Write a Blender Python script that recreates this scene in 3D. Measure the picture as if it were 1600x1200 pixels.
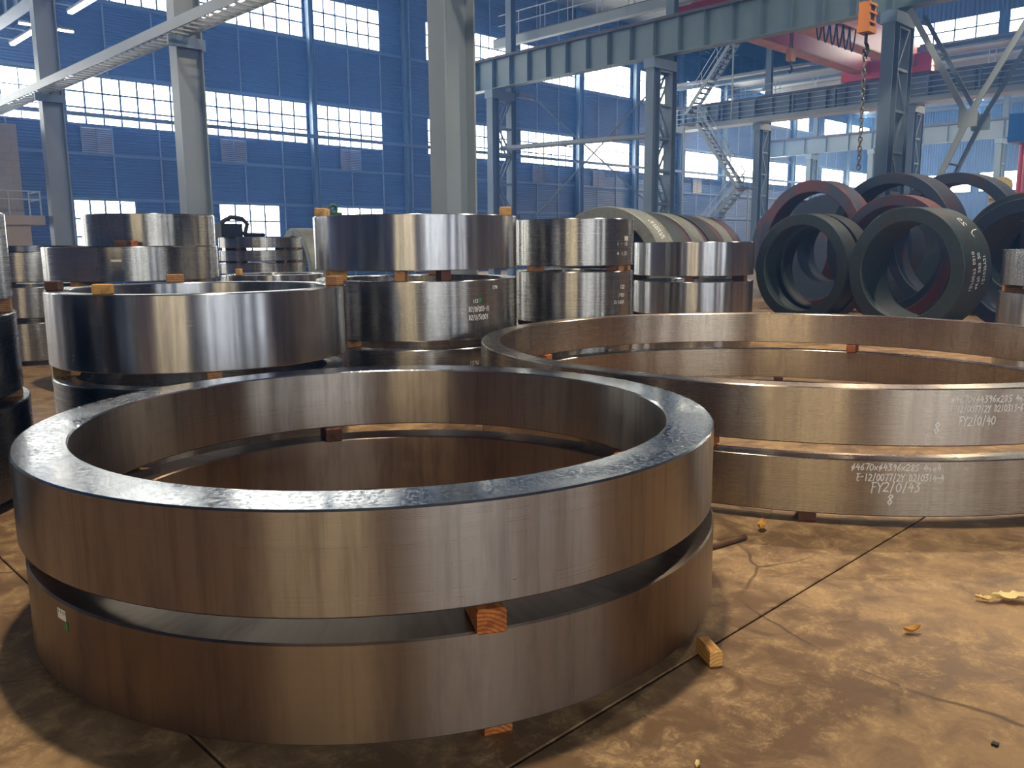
import bpy, math, random
from mathutils import Vector, Matrix
random.seed(7)
PI = math.pi
S = bpy.context.scene
COL = S.collection
for o in list(bpy.data.objects):
    bpy.data.objects.remove(o)

# ------------------------------------------------------------------ camera, world, exposure
# world axes follow the hall: x along the far wall, y towards the far wall, z up
cam_d = bpy.data.cameras.new('camera')
cam_d.sensor_fit = 'HORIZONTAL'
cam_d.sensor_width = 36.0
cam_d.lens = 1319.39 * 36.0 / 1600.0
cam_d.clip_end = 400
cam = bpy.data.objects.new('camera', cam_d)
COL.objects.link(cam)
cam.matrix_world = Matrix(((0.71361, 0.118711, -0.690412, 0.0),
                           (-0.700504, 0.110489, -0.705044, 0.0),
                           (-0.007413, 0.986762, 0.162004, 1.3858),
                           (0, 0, 0, 1)))
S.camera = cam
HAZE = 0.006
W = bpy.data.worlds.new('world')
S.world = W
W.use_nodes = True
W.node_tree.nodes['Background'].inputs[0].default_value = (0.55, 0.68, 0.9, 1)
W.node_tree.nodes['Background'].inputs[1].default_value = 1.0
# thin blue haze in the air of the hall
hz = W.node_tree.nodes.new('ShaderNodeVolumeScatter')
hz.inputs['Color'].default_value = (0.13, 0.36, 1.0, 1)
hz.inputs['Density'].default_value = HAZE
hz.inputs['Anisotropy'].default_value = 0.6
W.node_tree.links.new(hz.outputs[0], W.node_tree.nodes['World Output'].inputs['Volume'])
S.view_settings.view_transform = 'Standard'
S.view_settings.look = 'None'
S.view_settings.gamma = 1
S.view_settings.use_curve_mapping = False
S.view_settings.exposure = 0.0
S.cycles.max_bounces = 5
S.cycles.diffuse_bounces = 2
S.cycles.glossy_bounces = 4
S.cycles.volume_bounces = 0
S.cycles.caustics_reflective = False
S.cycles.caustics_refractive = False
WINDOW_LIGHT = 11.0      # daylight standing in the frosted glazing
LAMP_WATTS = 1250.0

# ------------------------------------------------------------------ helpers
def lin(c):
    c = c / 255.0
    return c / 12.92 if c <= 0.04045 else ((c + 0.055) / 1.055) ** 2.4

def rgb(r, g, b):
    return (lin(r), lin(g), lin(b), 1.0)

class MB:
    """collects boxes, bars and tubes; build() links them as one mesh object"""
    def __init__(s):
        s.v = []
        s.f = []
    def add(s, vs, fs):
        n = len(s.v)
        s.v += [tuple(p) for p in vs]
        s.f += [tuple(i + n for i in f) for f in fs]
        return s
    def box(s, x0, x1, y0, y1, z0, z1):
        return s.add([(x0, y0, z0), (x1, y0, z0), (x1, y1, z0), (x0, y1, z0), (x0, y0, z1), (x1, y0, z1), (x1, y1, z1), (x0, y1, z1)],
                     [(0, 3, 2, 1), (4, 5, 6, 7), (0, 1, 5, 4), (1, 2, 6, 5), (2, 3, 7, 6), (3, 0, 4, 7)])
    def bar(s, p, q, w, h, ref=(0, 0, 1)):
        p, q = Vector(p), Vector(q)
        d = (q - p).normalized()
        r = Vector(ref)
        if abs(d.dot(r)) > 0.99:
            r = Vector((1, 0, 0))
        a = d.cross(r).normalized() * (w / 2)
        b = a.cross(d).normalized() * (h / 2)
        vs = [p - a - b, p + a - b, p + a + b, p - a + b, q - a - b, q + a - b, q + a + b, q - a + b]
        return s.add(vs, [(0, 3, 2, 1), (4, 5, 6, 7), (0, 1, 5, 4), (1, 2, 6, 5), (2, 3, 7, 6), (3, 0, 4, 7)])
    def tube(s, pts, r, n=8, closed=False):
        pts = [Vector(p) for p in pts]
        m = len(pts)
        vs, fs = [], []
        prev = None
        for i, p in enumerate(pts):
            a = pts[(i - 1) % m] if (i > 0 or closed) else pts[0]
            b = pts[(i + 1) % m] if (i < m - 1 or closed) else pts[-1]
            d = (b - a).normalized()
            if prev is None:
                t = Vector((0, 0, 1)) if abs(d.z) < 0.9 else Vector((1, 0, 0))
                x = d.cross(t).normalized()
            else:
                x = (prev - d * prev.dot(d)).normalized()
            prev = x
            y = d.cross(x)
            rr = r[i] if isinstance(r, (list, tuple)) else r
            for k in range(n):
                c = 2 * PI * k / n
                vs.append(p + x * (rr * math.cos(c)) + y * (rr * math.sin(c)))
        for i in range(m if closed else m - 1):
            j = (i + 1) % m
            for k in range(n):
                l = (k + 1) % n
                fs.append((i * n + k, i * n + l, j * n + l, j * n + k))
        if not closed:
            fs.append(tuple(range(n))[::-1])
            fs.append(tuple(range((m - 1) * n, m * n)))
        return s.add(vs, fs)
    def hbeam_z(s, cx, cy, z0, z1, du, bv, tf=0.024, tw=0.016):
        """upright H section: web along x, flanges across y"""
        s.box(cx - du / 2, cx - du / 2 + tf, cy - bv / 2, cy + bv / 2, z0, z1)
        s.box(cx + du / 2 - tf, cx + du / 2, cy - bv / 2, cy + bv / 2, z0, z1)
        return s.box(cx - du / 2 + tf, cx + du / 2 - tf, cy - tw / 2, cy + tw / 2, z0, z1)
    def mesh(s, name, smooth=None):
        me = bpy.data.meshes.new(name)
        me.from_pydata(s.v, [], s.f)
        me.update()
        if smooth is not None:
            for p in me.polygons:
                p.use_smooth = True
            me.set_sharp_from_angle(angle=math.radians(smooth))
        return me
    def build(s, name, mat, parent=None, loc=None, smooth=None):
        return obj(name, s.mesh(name, smooth), mat, parent, loc)

def obj(name, me, mat, parent=None, loc=None, rz=0.0):
    o = bpy.data.objects.new(name, me)
    COL.objects.link(o)
    if mat is not None and not me.materials:
        me.materials.append(mat)
    if parent is not None:
        o.parent = parent
    if loc is not None:
        o.location = loc
    if rz:
        o.rotation_euler = (0, 0, rz)
    return o

def empty(name, loc=(0, 0, 0), rz=0.0):
    o = bpy.data.objects.new(name, None)
    o.empty_display_size = 0.1
    COL.objects.link(o)
    o.location = loc
    o.rotation_euler = (0, 0, rz)
    return o

def tag(o, label, cat, group=None, kind=None):
    o['label'] = label
    o['category'] = cat
    if group:
        o['group'] = group
    if kind:
        o['kind'] = kind
    return o

def struct(o, label=None):
    o['kind'] = 'structure'
    if label:
        o['label'] = label
    return o

def copy_tree(o, parent=None, loc=None):
    c = o.copy()
    COL.objects.link(c)
    if parent is not None:
        c.parent = parent
    if loc is not None:
        c.location = loc
    for ch in list(o.children):
        copy_tree(ch, c)
    return c

# ------------------------------------------------------------------ materials
def new_mat(name):
    m = bpy.data.materials.new(name)
    m.use_nodes = True
    nt = m.node_tree
    b = nt.nodes['Principled BSDF']
    return m, nt, b

def node(nt, t, **kw):
    n = nt.nodes.new(t)
    for k, v in kw.items():
        if k.startswith('i_'):
            key = k[2:]
            key = int(key) if key.isdigit() else key.replace('_', ' ')
            n.inputs[key].default_value = v
        else:
            setattr(n, k, v)
    return n

def ramp(nt, fac, stops, interp='LINEAR'):
    r = nt.nodes.new('ShaderNodeValToRGB')
    r.color_ramp.interpolation = interp
    els = r.color_ramp.elements
    els[0].position, els[0].color = stops[0]
    els[1].position, els[1].color = stops[-1]
    for p, c in stops[1:-1]:
        e = els.new(p)
        e.color = c
    nt.links.new(fac, r.inputs[0])
    return r.outputs[0]

def g(v):
    return (v, v, v, 1)

def noise(nt, vec, scale, detail=4, rough=0.55, dist=0.0):
    n = node(nt, 'ShaderNodeTexNoise')
    n.inputs['Scale'].default_value = scale
    n.inputs['Detail'].default_value = detail
    n.inputs['Roughness'].default_value = rough
    n.inputs['Distortion'].default_value = dist
    nt.links.new(vec, n.inputs['Vector'])
    return n.outputs['Fac']

def mapped(nt, vec, sc, loc=(0, 0, 0)):
    m = node(nt, 'ShaderNodeMapping')
    m.inputs['Scale'].default_value = sc
    m.inputs['Location'].default_value = loc
    nt.links.new(vec, m.inputs['Vector'])
    return m.outputs[0]

def mix(nt, fac, a, b, mode='MIX'):
    m = node(nt, 'ShaderNodeMix', data_type='RGBA', blend_type=mode)
    for i, v in ((0, fac), (6, a), (7, b)):
        if hasattr(v, 'is_linked') or isinstance(v, bpy.types.NodeSocket):
            nt.links.new(v, m.inputs[i])
        else:
            m.inputs[i].default_value = v
    return m.outputs[2]

def vmath(nt, a, op, b):
    m = node(nt, 'ShaderNodeMath', operation=op)
    for i, v in ((0, a), (1, b)):
        if isinstance(v, bpy.types.NodeSocket):
            nt.links.new(v, m.inputs[i])
        else:
            m.inputs[i].default_value = v
    return m.outputs[0]

def bump(nt, b, height, strength, dist=0.002):
    n = node(nt, 'ShaderNodeBump')
    n.inputs['Strength'].default_value = strength
    n.inputs['Distance'].default_value = dist
    nt.links.new(height, n.inputs['Height'])
    nt.links.new(n.outputs[0], b.inputs['Normal'])

def steel(name, col, rough=0.34, aniso=1.0, stain=0.5, seed=0.0, top=False, streak=0.5):
    """turned steel: grooves run round the ring (uv.x = arc length, uv.y = height or radius, in metres)"""
    m, nt, b = new_mat(name)
    uv = node(nt, 'ShaderNodeUVMap').outputs[0]
    b.inputs['Metallic'].default_value = 1.0
    fine = noise(nt, mapped(nt, uv, (0.25, 330, 1), (seed, seed, 0)), 1.0, 2, 0.6)
    vert = noise(nt, mapped(nt, uv, (26, 1.3, 1), (seed * 3, 0, 0)), 1.0, 4, 0.65)
    blot = noise(nt, mapped(nt, uv, (9.0, 2.2, 1), (seed * 1.7, seed, 0)), 1.0, 5, 0.6, 0.15)
    spot = noise(nt, mapped(nt, uv, (42, 75, 1), (seed, 2.0, 0)), 1.0, 4, 0.6)
    base = mix(nt, ramp(nt, fine, [(0.3, g(0)), (0.7, g(1))]), tuple(c * 0.93 for c in col[:3]) + (1,), col)
    base = mix(nt, vmath(nt, ramp(nt, vert, [(0.47, g(0)), (0.75, g(1))]), 'MULTIPLY', streak), base, tuple(c * 0.5 for c in col[:3]) + (1,))
    mask = ramp(nt, blot, [(0.52, g(0)), (0.78, g(1))])
    base = mix(nt, vmath(nt, mask, 'MULTIPLY', 0.55 * stain), base, (col[0] * 0.5, col[1] * 0.43, col[2] * 0.38, 1))
    smask = ramp(nt, spot, [(0.72, g(0)), (0.78, g(1))])
    base = mix(nt, vmath(nt, smask, 'MULTIPLY', 0.8 * stain), base, (col[0] * 0.22, col[1] * 0.16, col[2] * 0.13, 1))
    nt.links.new(base, b.inputs['Base Color'])
    r = vmath(nt, vmath(nt, fine, 'MULTIPLY', 0.10), 'ADD', rough - 0.05)
    if top:
        drop = noise(nt, mapped(nt, uv, (55, 55, 1), (seed, 1, 0)), 1.0, 5, 0.7)
        film = noise(nt, mapped(nt, uv, (3, 5, 1), (seed, 4, 0)), 1.0, 4, 0.6)
        r = ramp(nt, film, [(0.38, g(rough * 0.55)), (0.62, g(rough * 1.35))])
        bump(nt, b, ramp(nt, drop, [(0.52, g(0)), (0.70, g(1))]), 0.09, 0.004)
    else:
        r = vmath(nt, r, 'ADD', vmath(nt, mask, 'MULTIPLY', 0.10 * stain))
        bump(nt, b, fine, 0.02, 0.0004)
    nt.links.new(r, b.inputs['Roughness'])
    b.inputs['Anisotropic'].default_value = 0.2 if top else aniso
    b.inputs['Anisotropic Rotation'].default_value = 0.25
    t = node(nt, 'ShaderNodeTangent', direction_type='UV_MAP')
    nt.links.new(t.outputs[0], b.inputs['Tangent'])
    return m

def paint(name, col, rough=0.5, var=0.12, metal=0.0, scale=1.2, spec=0.5):
    m, nt, b = new_mat(name)
    co = node(nt, 'ShaderNodeNewGeometry').outputs['Position']
    n = noise(nt, mapped(nt, co, (scale, scale, scale * 0.6)), 1.0, 5, 0.6)
    c = mix(nt, ramp(nt, n, [(0.3, g(0)), (0.7, g(1))]), tuple(v * (1 - var) for v in col[:3]) + (1,), tuple(min(1, v * (1 + var)) for v in col[:3]) + (1,))
    nt.links.new(c, b.inputs['Base Color'])
    b.inputs['Roughness'].default_value = rough
    b.inputs['Metallic'].default_value = metal
    b.inputs['Specular IOR Level'].default_value = spec
    return m

def corrugated(name, col, axis='Z', pitch=0.11, depth=0.025, rough=0.5):
    m, nt, b = new_mat(name)
    co = node(nt, 'ShaderNodeNewGeometry').outputs['Position']
    w = node(nt, 'ShaderNodeTexWave', wave_type='BANDS', bands_direction=axis, wave_profile='SIN')
    w.inputs['Scale'].default_value = 2 * PI / (20 * pitch)
    w.inputs['Distortion'].default_value = 0
    nt.links.new(co, w.inputs['Vector'])
    n = noise(nt, mapped(nt, co, (0.5, 0.5, 0.3)), 1.0, 5, 0.6)
    c = mix(nt, n, tuple(v * 0.8 for v in col[:3]) + (1,), tuple(v * 1.2 for v in col[:3]) + (1,))
    nt.links.new(c, b.inputs['Base Color'])
    b.inputs['Roughness'].default_value = rough
    bump(nt, b, w.outputs['Fac'], 1.0, depth)
    return m

def emit(name, col, strength):
    m = bpy.data.materials.new(name)
    m.use_nodes = True
    nt = m.node_tree
    nt.nodes.remove(nt.nodes['Principled BSDF'])
    e = node(nt, 'ShaderNodeEmission')
    e.inputs[0].default_value = col
    e.inputs[1].default_value = strength
    nt.links.new(e.outputs[0], nt.nodes['Material Output'].inputs[0])
    return m

def wood(name, a, b_, scale=1.0, seed=0.0):
    m, nt, b = new_mat(name)
    co = node(nt, 'ShaderNodeTexCoord').outputs['Object']
    w = node(nt, 'ShaderNodeTexWave', wave_type='RINGS', rings_direction='X')
    w.inputs['Scale'].default_value = 26 * scale
    w.inputs['Distortion'].default_value = 3.5
    w.inputs['Detail'].default_value = 3
    nt.links.new(mapped(nt, co, (1, 1, 1), (seed, 0.03, 0.05)), w.inputs['Vector'])
    n = noise(nt, mapped(nt, co, (18, 18, 18), (seed * 5, 0, 0)), 1.0, 5, 0.65)
    c = mix(nt, ramp(nt, w.outputs['Fac'], [(0.3, g(0)), (0.8, g(1))]), a, b_)
    c = mix(nt, ramp(nt, n, [(0.5, g(0)), (0.72, g(0.75))]), c, tuple(v * 0.35 for v in b_[:3]) + (1,))
    nt.links.new(c, b.inputs['Base Color'])
    b.inputs['Roughness'].default_value = 0.75
    bump(nt, b, n, 0.4, 0.003)
    return m

def scale_iron(name, base, rust, amount, seed=0.0, rough=0.55):
    """forged, unmachined steel: mill scale with rust patches"""
    m, nt, b = new_mat(name)
    uv = node(nt, 'ShaderNodeUVMap').outputs[0]
    n = noise(nt, mapped(nt, uv, (1.1, 1.6, 1), (seed, seed * 2, 0)), 1.0, 6, 0.62, 0.3)
    f = noise(nt, mapped(nt, uv, (14, 9, 1), (seed, 0, 0)), 1.0, 5, 0.65)
    c = mix(nt, ramp(nt, n, [(0.62 - amount * 0.35, g(0)), (0.75 - amount * 0.3, g(1))]), base, rust)
    c = mix(nt, ramp(nt, f, [(0.35, g(0)), (0.7, g(0.45))]), c, tuple(v * 1.7 for v in base[:3]) + (1,))
    nt.links.new(c, b.inputs['Base Color'])
    b.inputs['Metallic'].default_value = 0.35
    b.inputs['Roughness'].default_value = rough
    bump(nt, b, f, 0.35, 0.006)
    return m

def floor_material():
    m, nt, b = new_mat('concrete_floor')
    co = node(nt, 'ShaderNodeNewGeometry').outputs['Position']
    big = noise(nt, mapped(nt, co, (1.6, 1.6, 1), (3.1, 1.7, 0)), 1.0, 5, 0.6, 0.6)
    mid = noise(nt, mapped(nt, co, (6.5, 6.5, 1), (0.4, 5.2, 0)), 1.0, 7, 0.66, 0.5)
    fin = noise(nt, mapped(nt, co, (30, 30, 1)), 1.0, 8, 0.75, 1.2)
    tan = rgb(166, 134, 96)
    brown = rgb(120, 92, 64)
    pale = rgb(204, 170, 118)
    a = vmath(nt, vmath(nt, big, 'MULTIPLY', 0.45), 'ADD', vmath(nt, mid, 'MULTIPLY', 0.55))
    c = mix(nt, ramp(nt, a, [(0.43, g(0)), (0.56, g(1))]), brown, tan)
    f2 = vmath(nt, vmath(nt, mid, 'MULTIPLY', 0.5), 'ADD', vmath(nt, fin, 'MULTIPLY', 0.5))
    c = mix(nt, ramp(nt, f2, [(0.52, g(0)), (0.62, g(0.62))]), c, pale)
    grit = noise(nt, mapped(nt, co, (140, 140, 1), (1, 1, 0)), 1.0, 4, 0.7)
    c = mix(nt, ramp(nt, grit, [(0.58, g(0)), (0.72, g(0.5))]), c, brown)
    dark = noise(nt, mapped(nt, co, (3.2, 3.2, 1), (8.2, 3.3, 0)), 1.0, 6, 0.7, 0.9)
    c = mix(nt, ramp(nt, dark, [(0.60, g(0)), (0.72, g(0.65))]), c, rgb(92, 68, 48))
    # hairline cracks
    vo = node(nt, 'ShaderNodeTexVoronoi', feature='DISTANCE_TO_EDGE')
    vo.inputs['Scale'].default_value = 0.9
    wob = node(nt, 'ShaderNodeVectorMath', operation='ADD')
    sc = node(nt, 'ShaderNodeVectorMath', operation='SCALE')
    nz = node(nt, 'ShaderNodeTexNoise')
    nz.inputs['Scale'].default_value = 3.0
    nt.links.new(co, nz.inputs['Vector'])
    nt.links.new(nz.outputs['Color'], sc.inputs[0])
    sc.inputs['Scale'].default_value = 0.16
    nt.links.new(co, wob.inputs[0])
    nt.links.new(sc.outputs[0], wob.inputs[1])
    nt.links.new(wob.outputs[0], vo.inputs['Vector'])
    gate = noise(nt, mapped(nt, co, (0.8, 0.8, 1), (2, 9, 0)), 1.0, 3, 0.5)
    crack = vmath(nt, ramp(nt, vo.outputs['Distance'], [(0.003, g(1)), (0.009, g(0))]), 'MULTIPLY', ramp(nt, gate, [(0.5, g(0)), (0.58, g(0.7))]))
    c = mix(nt, crack, c, rgb(60, 44, 32))
    nt.links.new(c, b.inputs['Base Color'])
    r = ramp(nt, a, [(0.4, g(0.42)), (0.6, g(0.72))])
    nt.links.new(r, b.inputs['Roughness'])
    b.inputs['Specular IOR Level'].default_value = 0.35
    h = vmath(nt, vmath(nt, fin, 'MULTIPLY', 0.6), 'SUBTRACT', vmath(nt, crack, 'MULTIPLY', 1.0))
    bump(nt, b, h, 0.35, 0.006)
    return m

M = {}
M['floor'] = floor_material()
M['joint'] = paint('joint_dirt', rgb(58, 44, 32), 0.9)
M['wall'] = corrugated('wall_sheet', rgb(66, 92, 142))
M['wall_v'] = corrugated('wall_sheet_upright', rgb(66, 92, 142), 'X', 0.22, 0.03)
M['wall_y'] = corrugated('wall_sheet_side', rgb(66, 94, 150), 'Y', 0.22, 0.03)
M['backing'] = paint('wall_core', rgb(44, 58, 92), 0.7)
M['roof'] = corrugated('roof_sheet', rgb(120, 122, 120), 'X', 0.25, 0.04)
M['strip'] = paint('cover_strip', rgb(128, 146, 178), 0.5)
M['frame'] = paint('window_frame', rgb(96, 116, 156), 0.5)
M['column'] = paint('column_paint', rgb(136, 148, 156), 0.42, 0.08)
M['column_dark'] = paint('column_paint_blue', rgb(104, 126, 152), 0.45, 0.1)
M['lattice'] = paint('lattice_paint', rgb(98, 116, 136), 0.45, 0.1)
M['girder'] = paint('girder_paint', rgb(98, 120, 130), 0.4, 0.14)
M['girder_edge'] = paint('girder_rust_edge', rgb(84, 74, 74), 0.6, 0.2)
M['rail'] = paint('handrail_paint', rgb(176, 186, 196), 0.45)
M['day'] = emit('window_daylight', (0.93, 0.97, 1.0, 1), WINDOW_LIGHT)
M['day_warm'] = emit('door_daylight_warm', (1.0, 0.85, 0.58, 1), 8.0)  # glow added on the unseen doors, tuned for bands on the rings
M['day_cool'] = emit('door_daylight_cool', (0.80, 0.88, 1.0, 1), 8.5)
M['lamp_glow'] = emit('lamp_glow', (1.0, 0.93, 0.8, 1), 14.0)
M['lamp_body'] = paint('lamp_housing', rgb(150, 152, 150), 0.4)
M['red'] = paint('crane_red', rgb(206, 44, 40), 0.35, 0.1)
M['orange'] = paint('hook_orange', rgb(190, 116, 38), 0.5, 0.3)
M['blue'] = paint('crane_blue', rgb(20, 110, 206), 0.4)
M['black'] = paint('black_rubber', rgb(26, 26, 28), 0.55)
M['chain'] = paint('chain_steel', rgb(120, 114, 104), 0.4, 0.2, 0.9)
M['blockwall'] = paint('concrete_block', rgb(168, 162, 156), 0.85, 0.08)
M['concrete'] = paint('plain_concrete', rgb(176, 164, 146), 0.85, 0.08)
M['louvre'] = paint('louvre_slat', rgb(170, 170, 180), 0.5)
M['chalk'] = paint('chalk', rgb(250, 250, 247), 0.9, 0.02)
M['green'] = paint('green_sticker', rgb(30, 140, 70), 0.6)
M['paper'] = paint('paper_label', rgb(226, 222, 204), 0.8, 0.04)
M['ink'] = paint('ink', rgb(50, 50, 56), 0.8)
M['leaf'] = paint('dry_leaf', rgb(214, 158, 70), 0.8, 0.2, 0, 30)
M['leaf_pale'] = paint('pale_paper_scrap', rgb(238, 216, 148), 0.8, 0.1, 0, 30)
M['rod'] = paint('rusty_rod', rgb(96, 66, 44), 0.7, 0.3, 0.2, 12)
M['greenpart'] = paint('green_cast', rgb(52, 92, 66), 0.5)
WOOD = [wood('fresh_pine', rgb(226, 178, 104), rgb(206, 146, 74)),
        wood('rusty_pine', rgb(196, 118, 48), rgb(150, 78, 28), 1.0, 0.3),
        wood('dark_pine', rgb(110, 66, 40), rgb(72, 42, 28), 1.0, 0.7),
        wood('tan_pine', rgb(196, 146, 90), rgb(154, 102, 58), 1.0, 1.1)]
ST_WARM = rgb(160, 151, 142)
ST_COOL = rgb(172, 172, 174)
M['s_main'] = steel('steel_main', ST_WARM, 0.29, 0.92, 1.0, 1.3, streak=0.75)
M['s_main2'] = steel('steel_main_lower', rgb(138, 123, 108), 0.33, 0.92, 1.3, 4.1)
M['s_top'] = steel('steel_oiled_top', rgb(150, 154, 160), 0.15, 0.2, 0.3, 2.2, top=True)
M['s_right'] = steel('steel_right', rgb(182, 170, 156), 0.27, 0.92, 0.7, 7.7)
M['s_right2'] = steel('steel_right_lower', rgb(172, 160, 144), 0.27, 0.92, 0.7, 9.1)
M['s_cool'] = steel('steel_cool', ST_COOL, 0.24, 0.9, 0.35, 5.5, streak=0.7)
M['s_cool2'] = steel('steel_cool_b', rgb(166, 164, 160), 0.26, 0.9, 0.45, 11.3, streak=0.6)
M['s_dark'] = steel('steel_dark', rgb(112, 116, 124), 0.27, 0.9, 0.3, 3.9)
M['i_green'] = scale_iron('forged_green', rgb(60, 72, 72), rgb(80, 54, 46), 0.15, 1.0)
M['i_green2'] = scale_iron('forged_green_b', rgb(46, 58, 62), rgb(84, 50, 42), 0.35, 4.0)
M['i_red'] = scale_iron('forged_rust', rgb(60, 68, 84), rgb(112, 54, 46), 0.58, 2.5)
M['i_blue'] = scale_iron('forged_blue', rgb(46, 56, 72), rgb(78, 50, 48), 0.25, 6.5)
M['i_pale'] = scale_iron('forged_pale', rgb(132, 138, 132), rgb(110, 74, 60), 0.2, 8.5)

# ------------------------------------------------------------------ the setting
X0, X1, Y0, Y1, ROOF = -11.0, 82.0, -16.0, 35.0, 15.2
# floor: cast slabs with recessed joints on a dark bed; one joint runs along y = 1.49
fl = struct(MB().box(X0, X1, Y0, Y1, -0.30, -0.012).build('floor', M['joint']), 'brown stained concrete floor cast in slabs')
LX, LY = 6.2, 4.6
xs = [X0] + [x for x in [0.9 + LX * i for i in range(-2, 15)] if X0 + 0.5 < x < X1 - 0.5] + [X1]
ys = [Y0] + [y for y in [1.492 + LY * i for i in range(-4, 9)] if Y0 + 0.5 < y < Y1 - 0.5] + [Y1]
for i in range(len(xs) - 1):
    for j in range(len(ys) - 1):
        a, b_, c, d = xs[i] + 0.004, xs[i + 1] - 0.004, ys[j] + 0.004, ys[j + 1] - 0.004
        t = 0.004
        mb = MB()
        vs = [(a, c, -0.03), (b_, c, -0.03), (b_, d, -0.03), (a, d, -0.03), (a, c, -t), (b_, c, -t), (b_, d, -t), (a, d, -t),
              (a + t, c + t, 0), (b_ - t, c + t, 0), (b_ - t, d - t, 0), (a + t, d - t, 0)]
        mb.add(vs, [(0, 1, 5, 4), (1, 2, 6, 5), (2, 3, 7, 6), (3, 0, 4, 7), (4, 5, 9, 8), (5, 6, 10, 9), (6, 7, 11, 10), (7, 4, 8, 11), (8, 9, 10, 11)])
        mb.build('slab', M['floor'], fl)

wall = struct(MB().box(X0 - 0.3, X1 + 0.3, Y1 + 0.16, Y1 + 0.4, -0.3, ROOF).build('wall_far', M['backing']), 'blue sheeted far wall with rows of windows')
wl = struct(MB().box(X0 - 0.4, X0 - 0.12, Y0 - 0.4, Y1 + 0.16, -0.3, ROOF).build('wall_left', M['wall_y']))
wb = struct(MB().box(X0 - 0.12, X1 + 0.3, Y0 - 0.4, Y0 - 0.12, -0.3, ROOF).build('wall_back', M['wall_v']))
wr = struct(MB().box(X1 + 0.1, X1 + 0.3, Y0 - 0.12, Y1 + 0.16, -0.3, ROOF).build('wall_right', M['wall_y']), 'grey blue wall at the end of the far bay')
# main roof over the first three bays, lower lean-to roof over the last
struct(MB().box(X0 - 0.4, 47.0, Y0 - 0.4, Y1 + 0.4, ROOF, ROOF + 0.2).build('ceiling', M['roof']))
mb = MB()
prof = [(46.9, 11.3), (55.0, 12.8), (X1 + 0.3, 12.9)]
for (xa, za), (xb, zb) in zip(prof, prof[1:]):
    mb.add([(xa, Y0 - 0.4, za), (xb, Y0 - 0.4, zb), (xb, Y1 + 0.16, zb), (xa, Y1 + 0.16, za),
            (xa, Y0 - 0.4, za + 0.15), (xb, Y0 - 0.4, zb + 0.15), (xb, Y1 + 0.16, zb + 0.15), (xa, Y1 + 0.16, za + 0.15)],
           [(0, 3, 2, 1), (4, 5, 6, 7), (0, 1, 5, 4), (1, 2, 6, 5), (2, 3, 7, 6), (3, 0, 4, 7)])
rl = struct(mb.build('ceiling_low', M['roof']), 'ribbed sheet roof over the low far bay')
for k in range(8):
    x = 50 + 4 * k
    z = 12.78 if x >= 55 else 11.3 + (x - 46.9) * 1.5 / 8.1
    MB().box(x - 0.06, x + 0.06, Y0, Y1, z - 0.24, z - 0.02).build('purlin', M['lattice'], rl)

# window bands of the far wall: (x0, x1, z0, z1)
LOW = [(-10.2, -6.4), (-5.6, -0.8), (0.0, 4.6), (5.3, 10.2), (11.13, 15.75), (16.44, 21.3), (21.84, 25.5), (28.4, 34.3), (35.15, 39.6), (40.45, 45.1), (46.0, 49.6), (51.5, 55.7), (56.7, 61.2), (62.2, 66.2), (67.4, 69.6), (72.3, 76.5), (77.5, 81.5)]
UPP = [(-10.2, -6.4), (-5.6, -0.8), (0.0, 4.6), (5.3, 9.9), (10.6, 15.4), (16.3, 21.3), (21.84, 25.5), (28.4, 34.0), (35.15, 39.75), (40.45, 45.1), (46.0, 49.6), (51.5, 55.8)]
UPF = [(56.9, 61.2), (62.0, 66.3), (67.2, 69.5), (72.4, 76.6), (77.5, 81.5)]
GRD = [(-10.2, -7.6), (-4.8, -2.1), (0.5, 3.2), (5.7, 8.4), (11.1, 13.35), (16.9, 19.7), (22.7, 25.4), (29.0, 31.5)]
WINS = [(a, b_, 6.08, 7.80) for a, b_ in LOW] + [(a, b_, 10.70, 12.50) for a, b_ in UPP] + [(a, b_, 10.5, 11.95) for a, b_ in UPF] + [(a, b_, 1.15, 3.2) for a, b_ in GRD]
pane_cache = {}
wn = [0]
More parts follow.
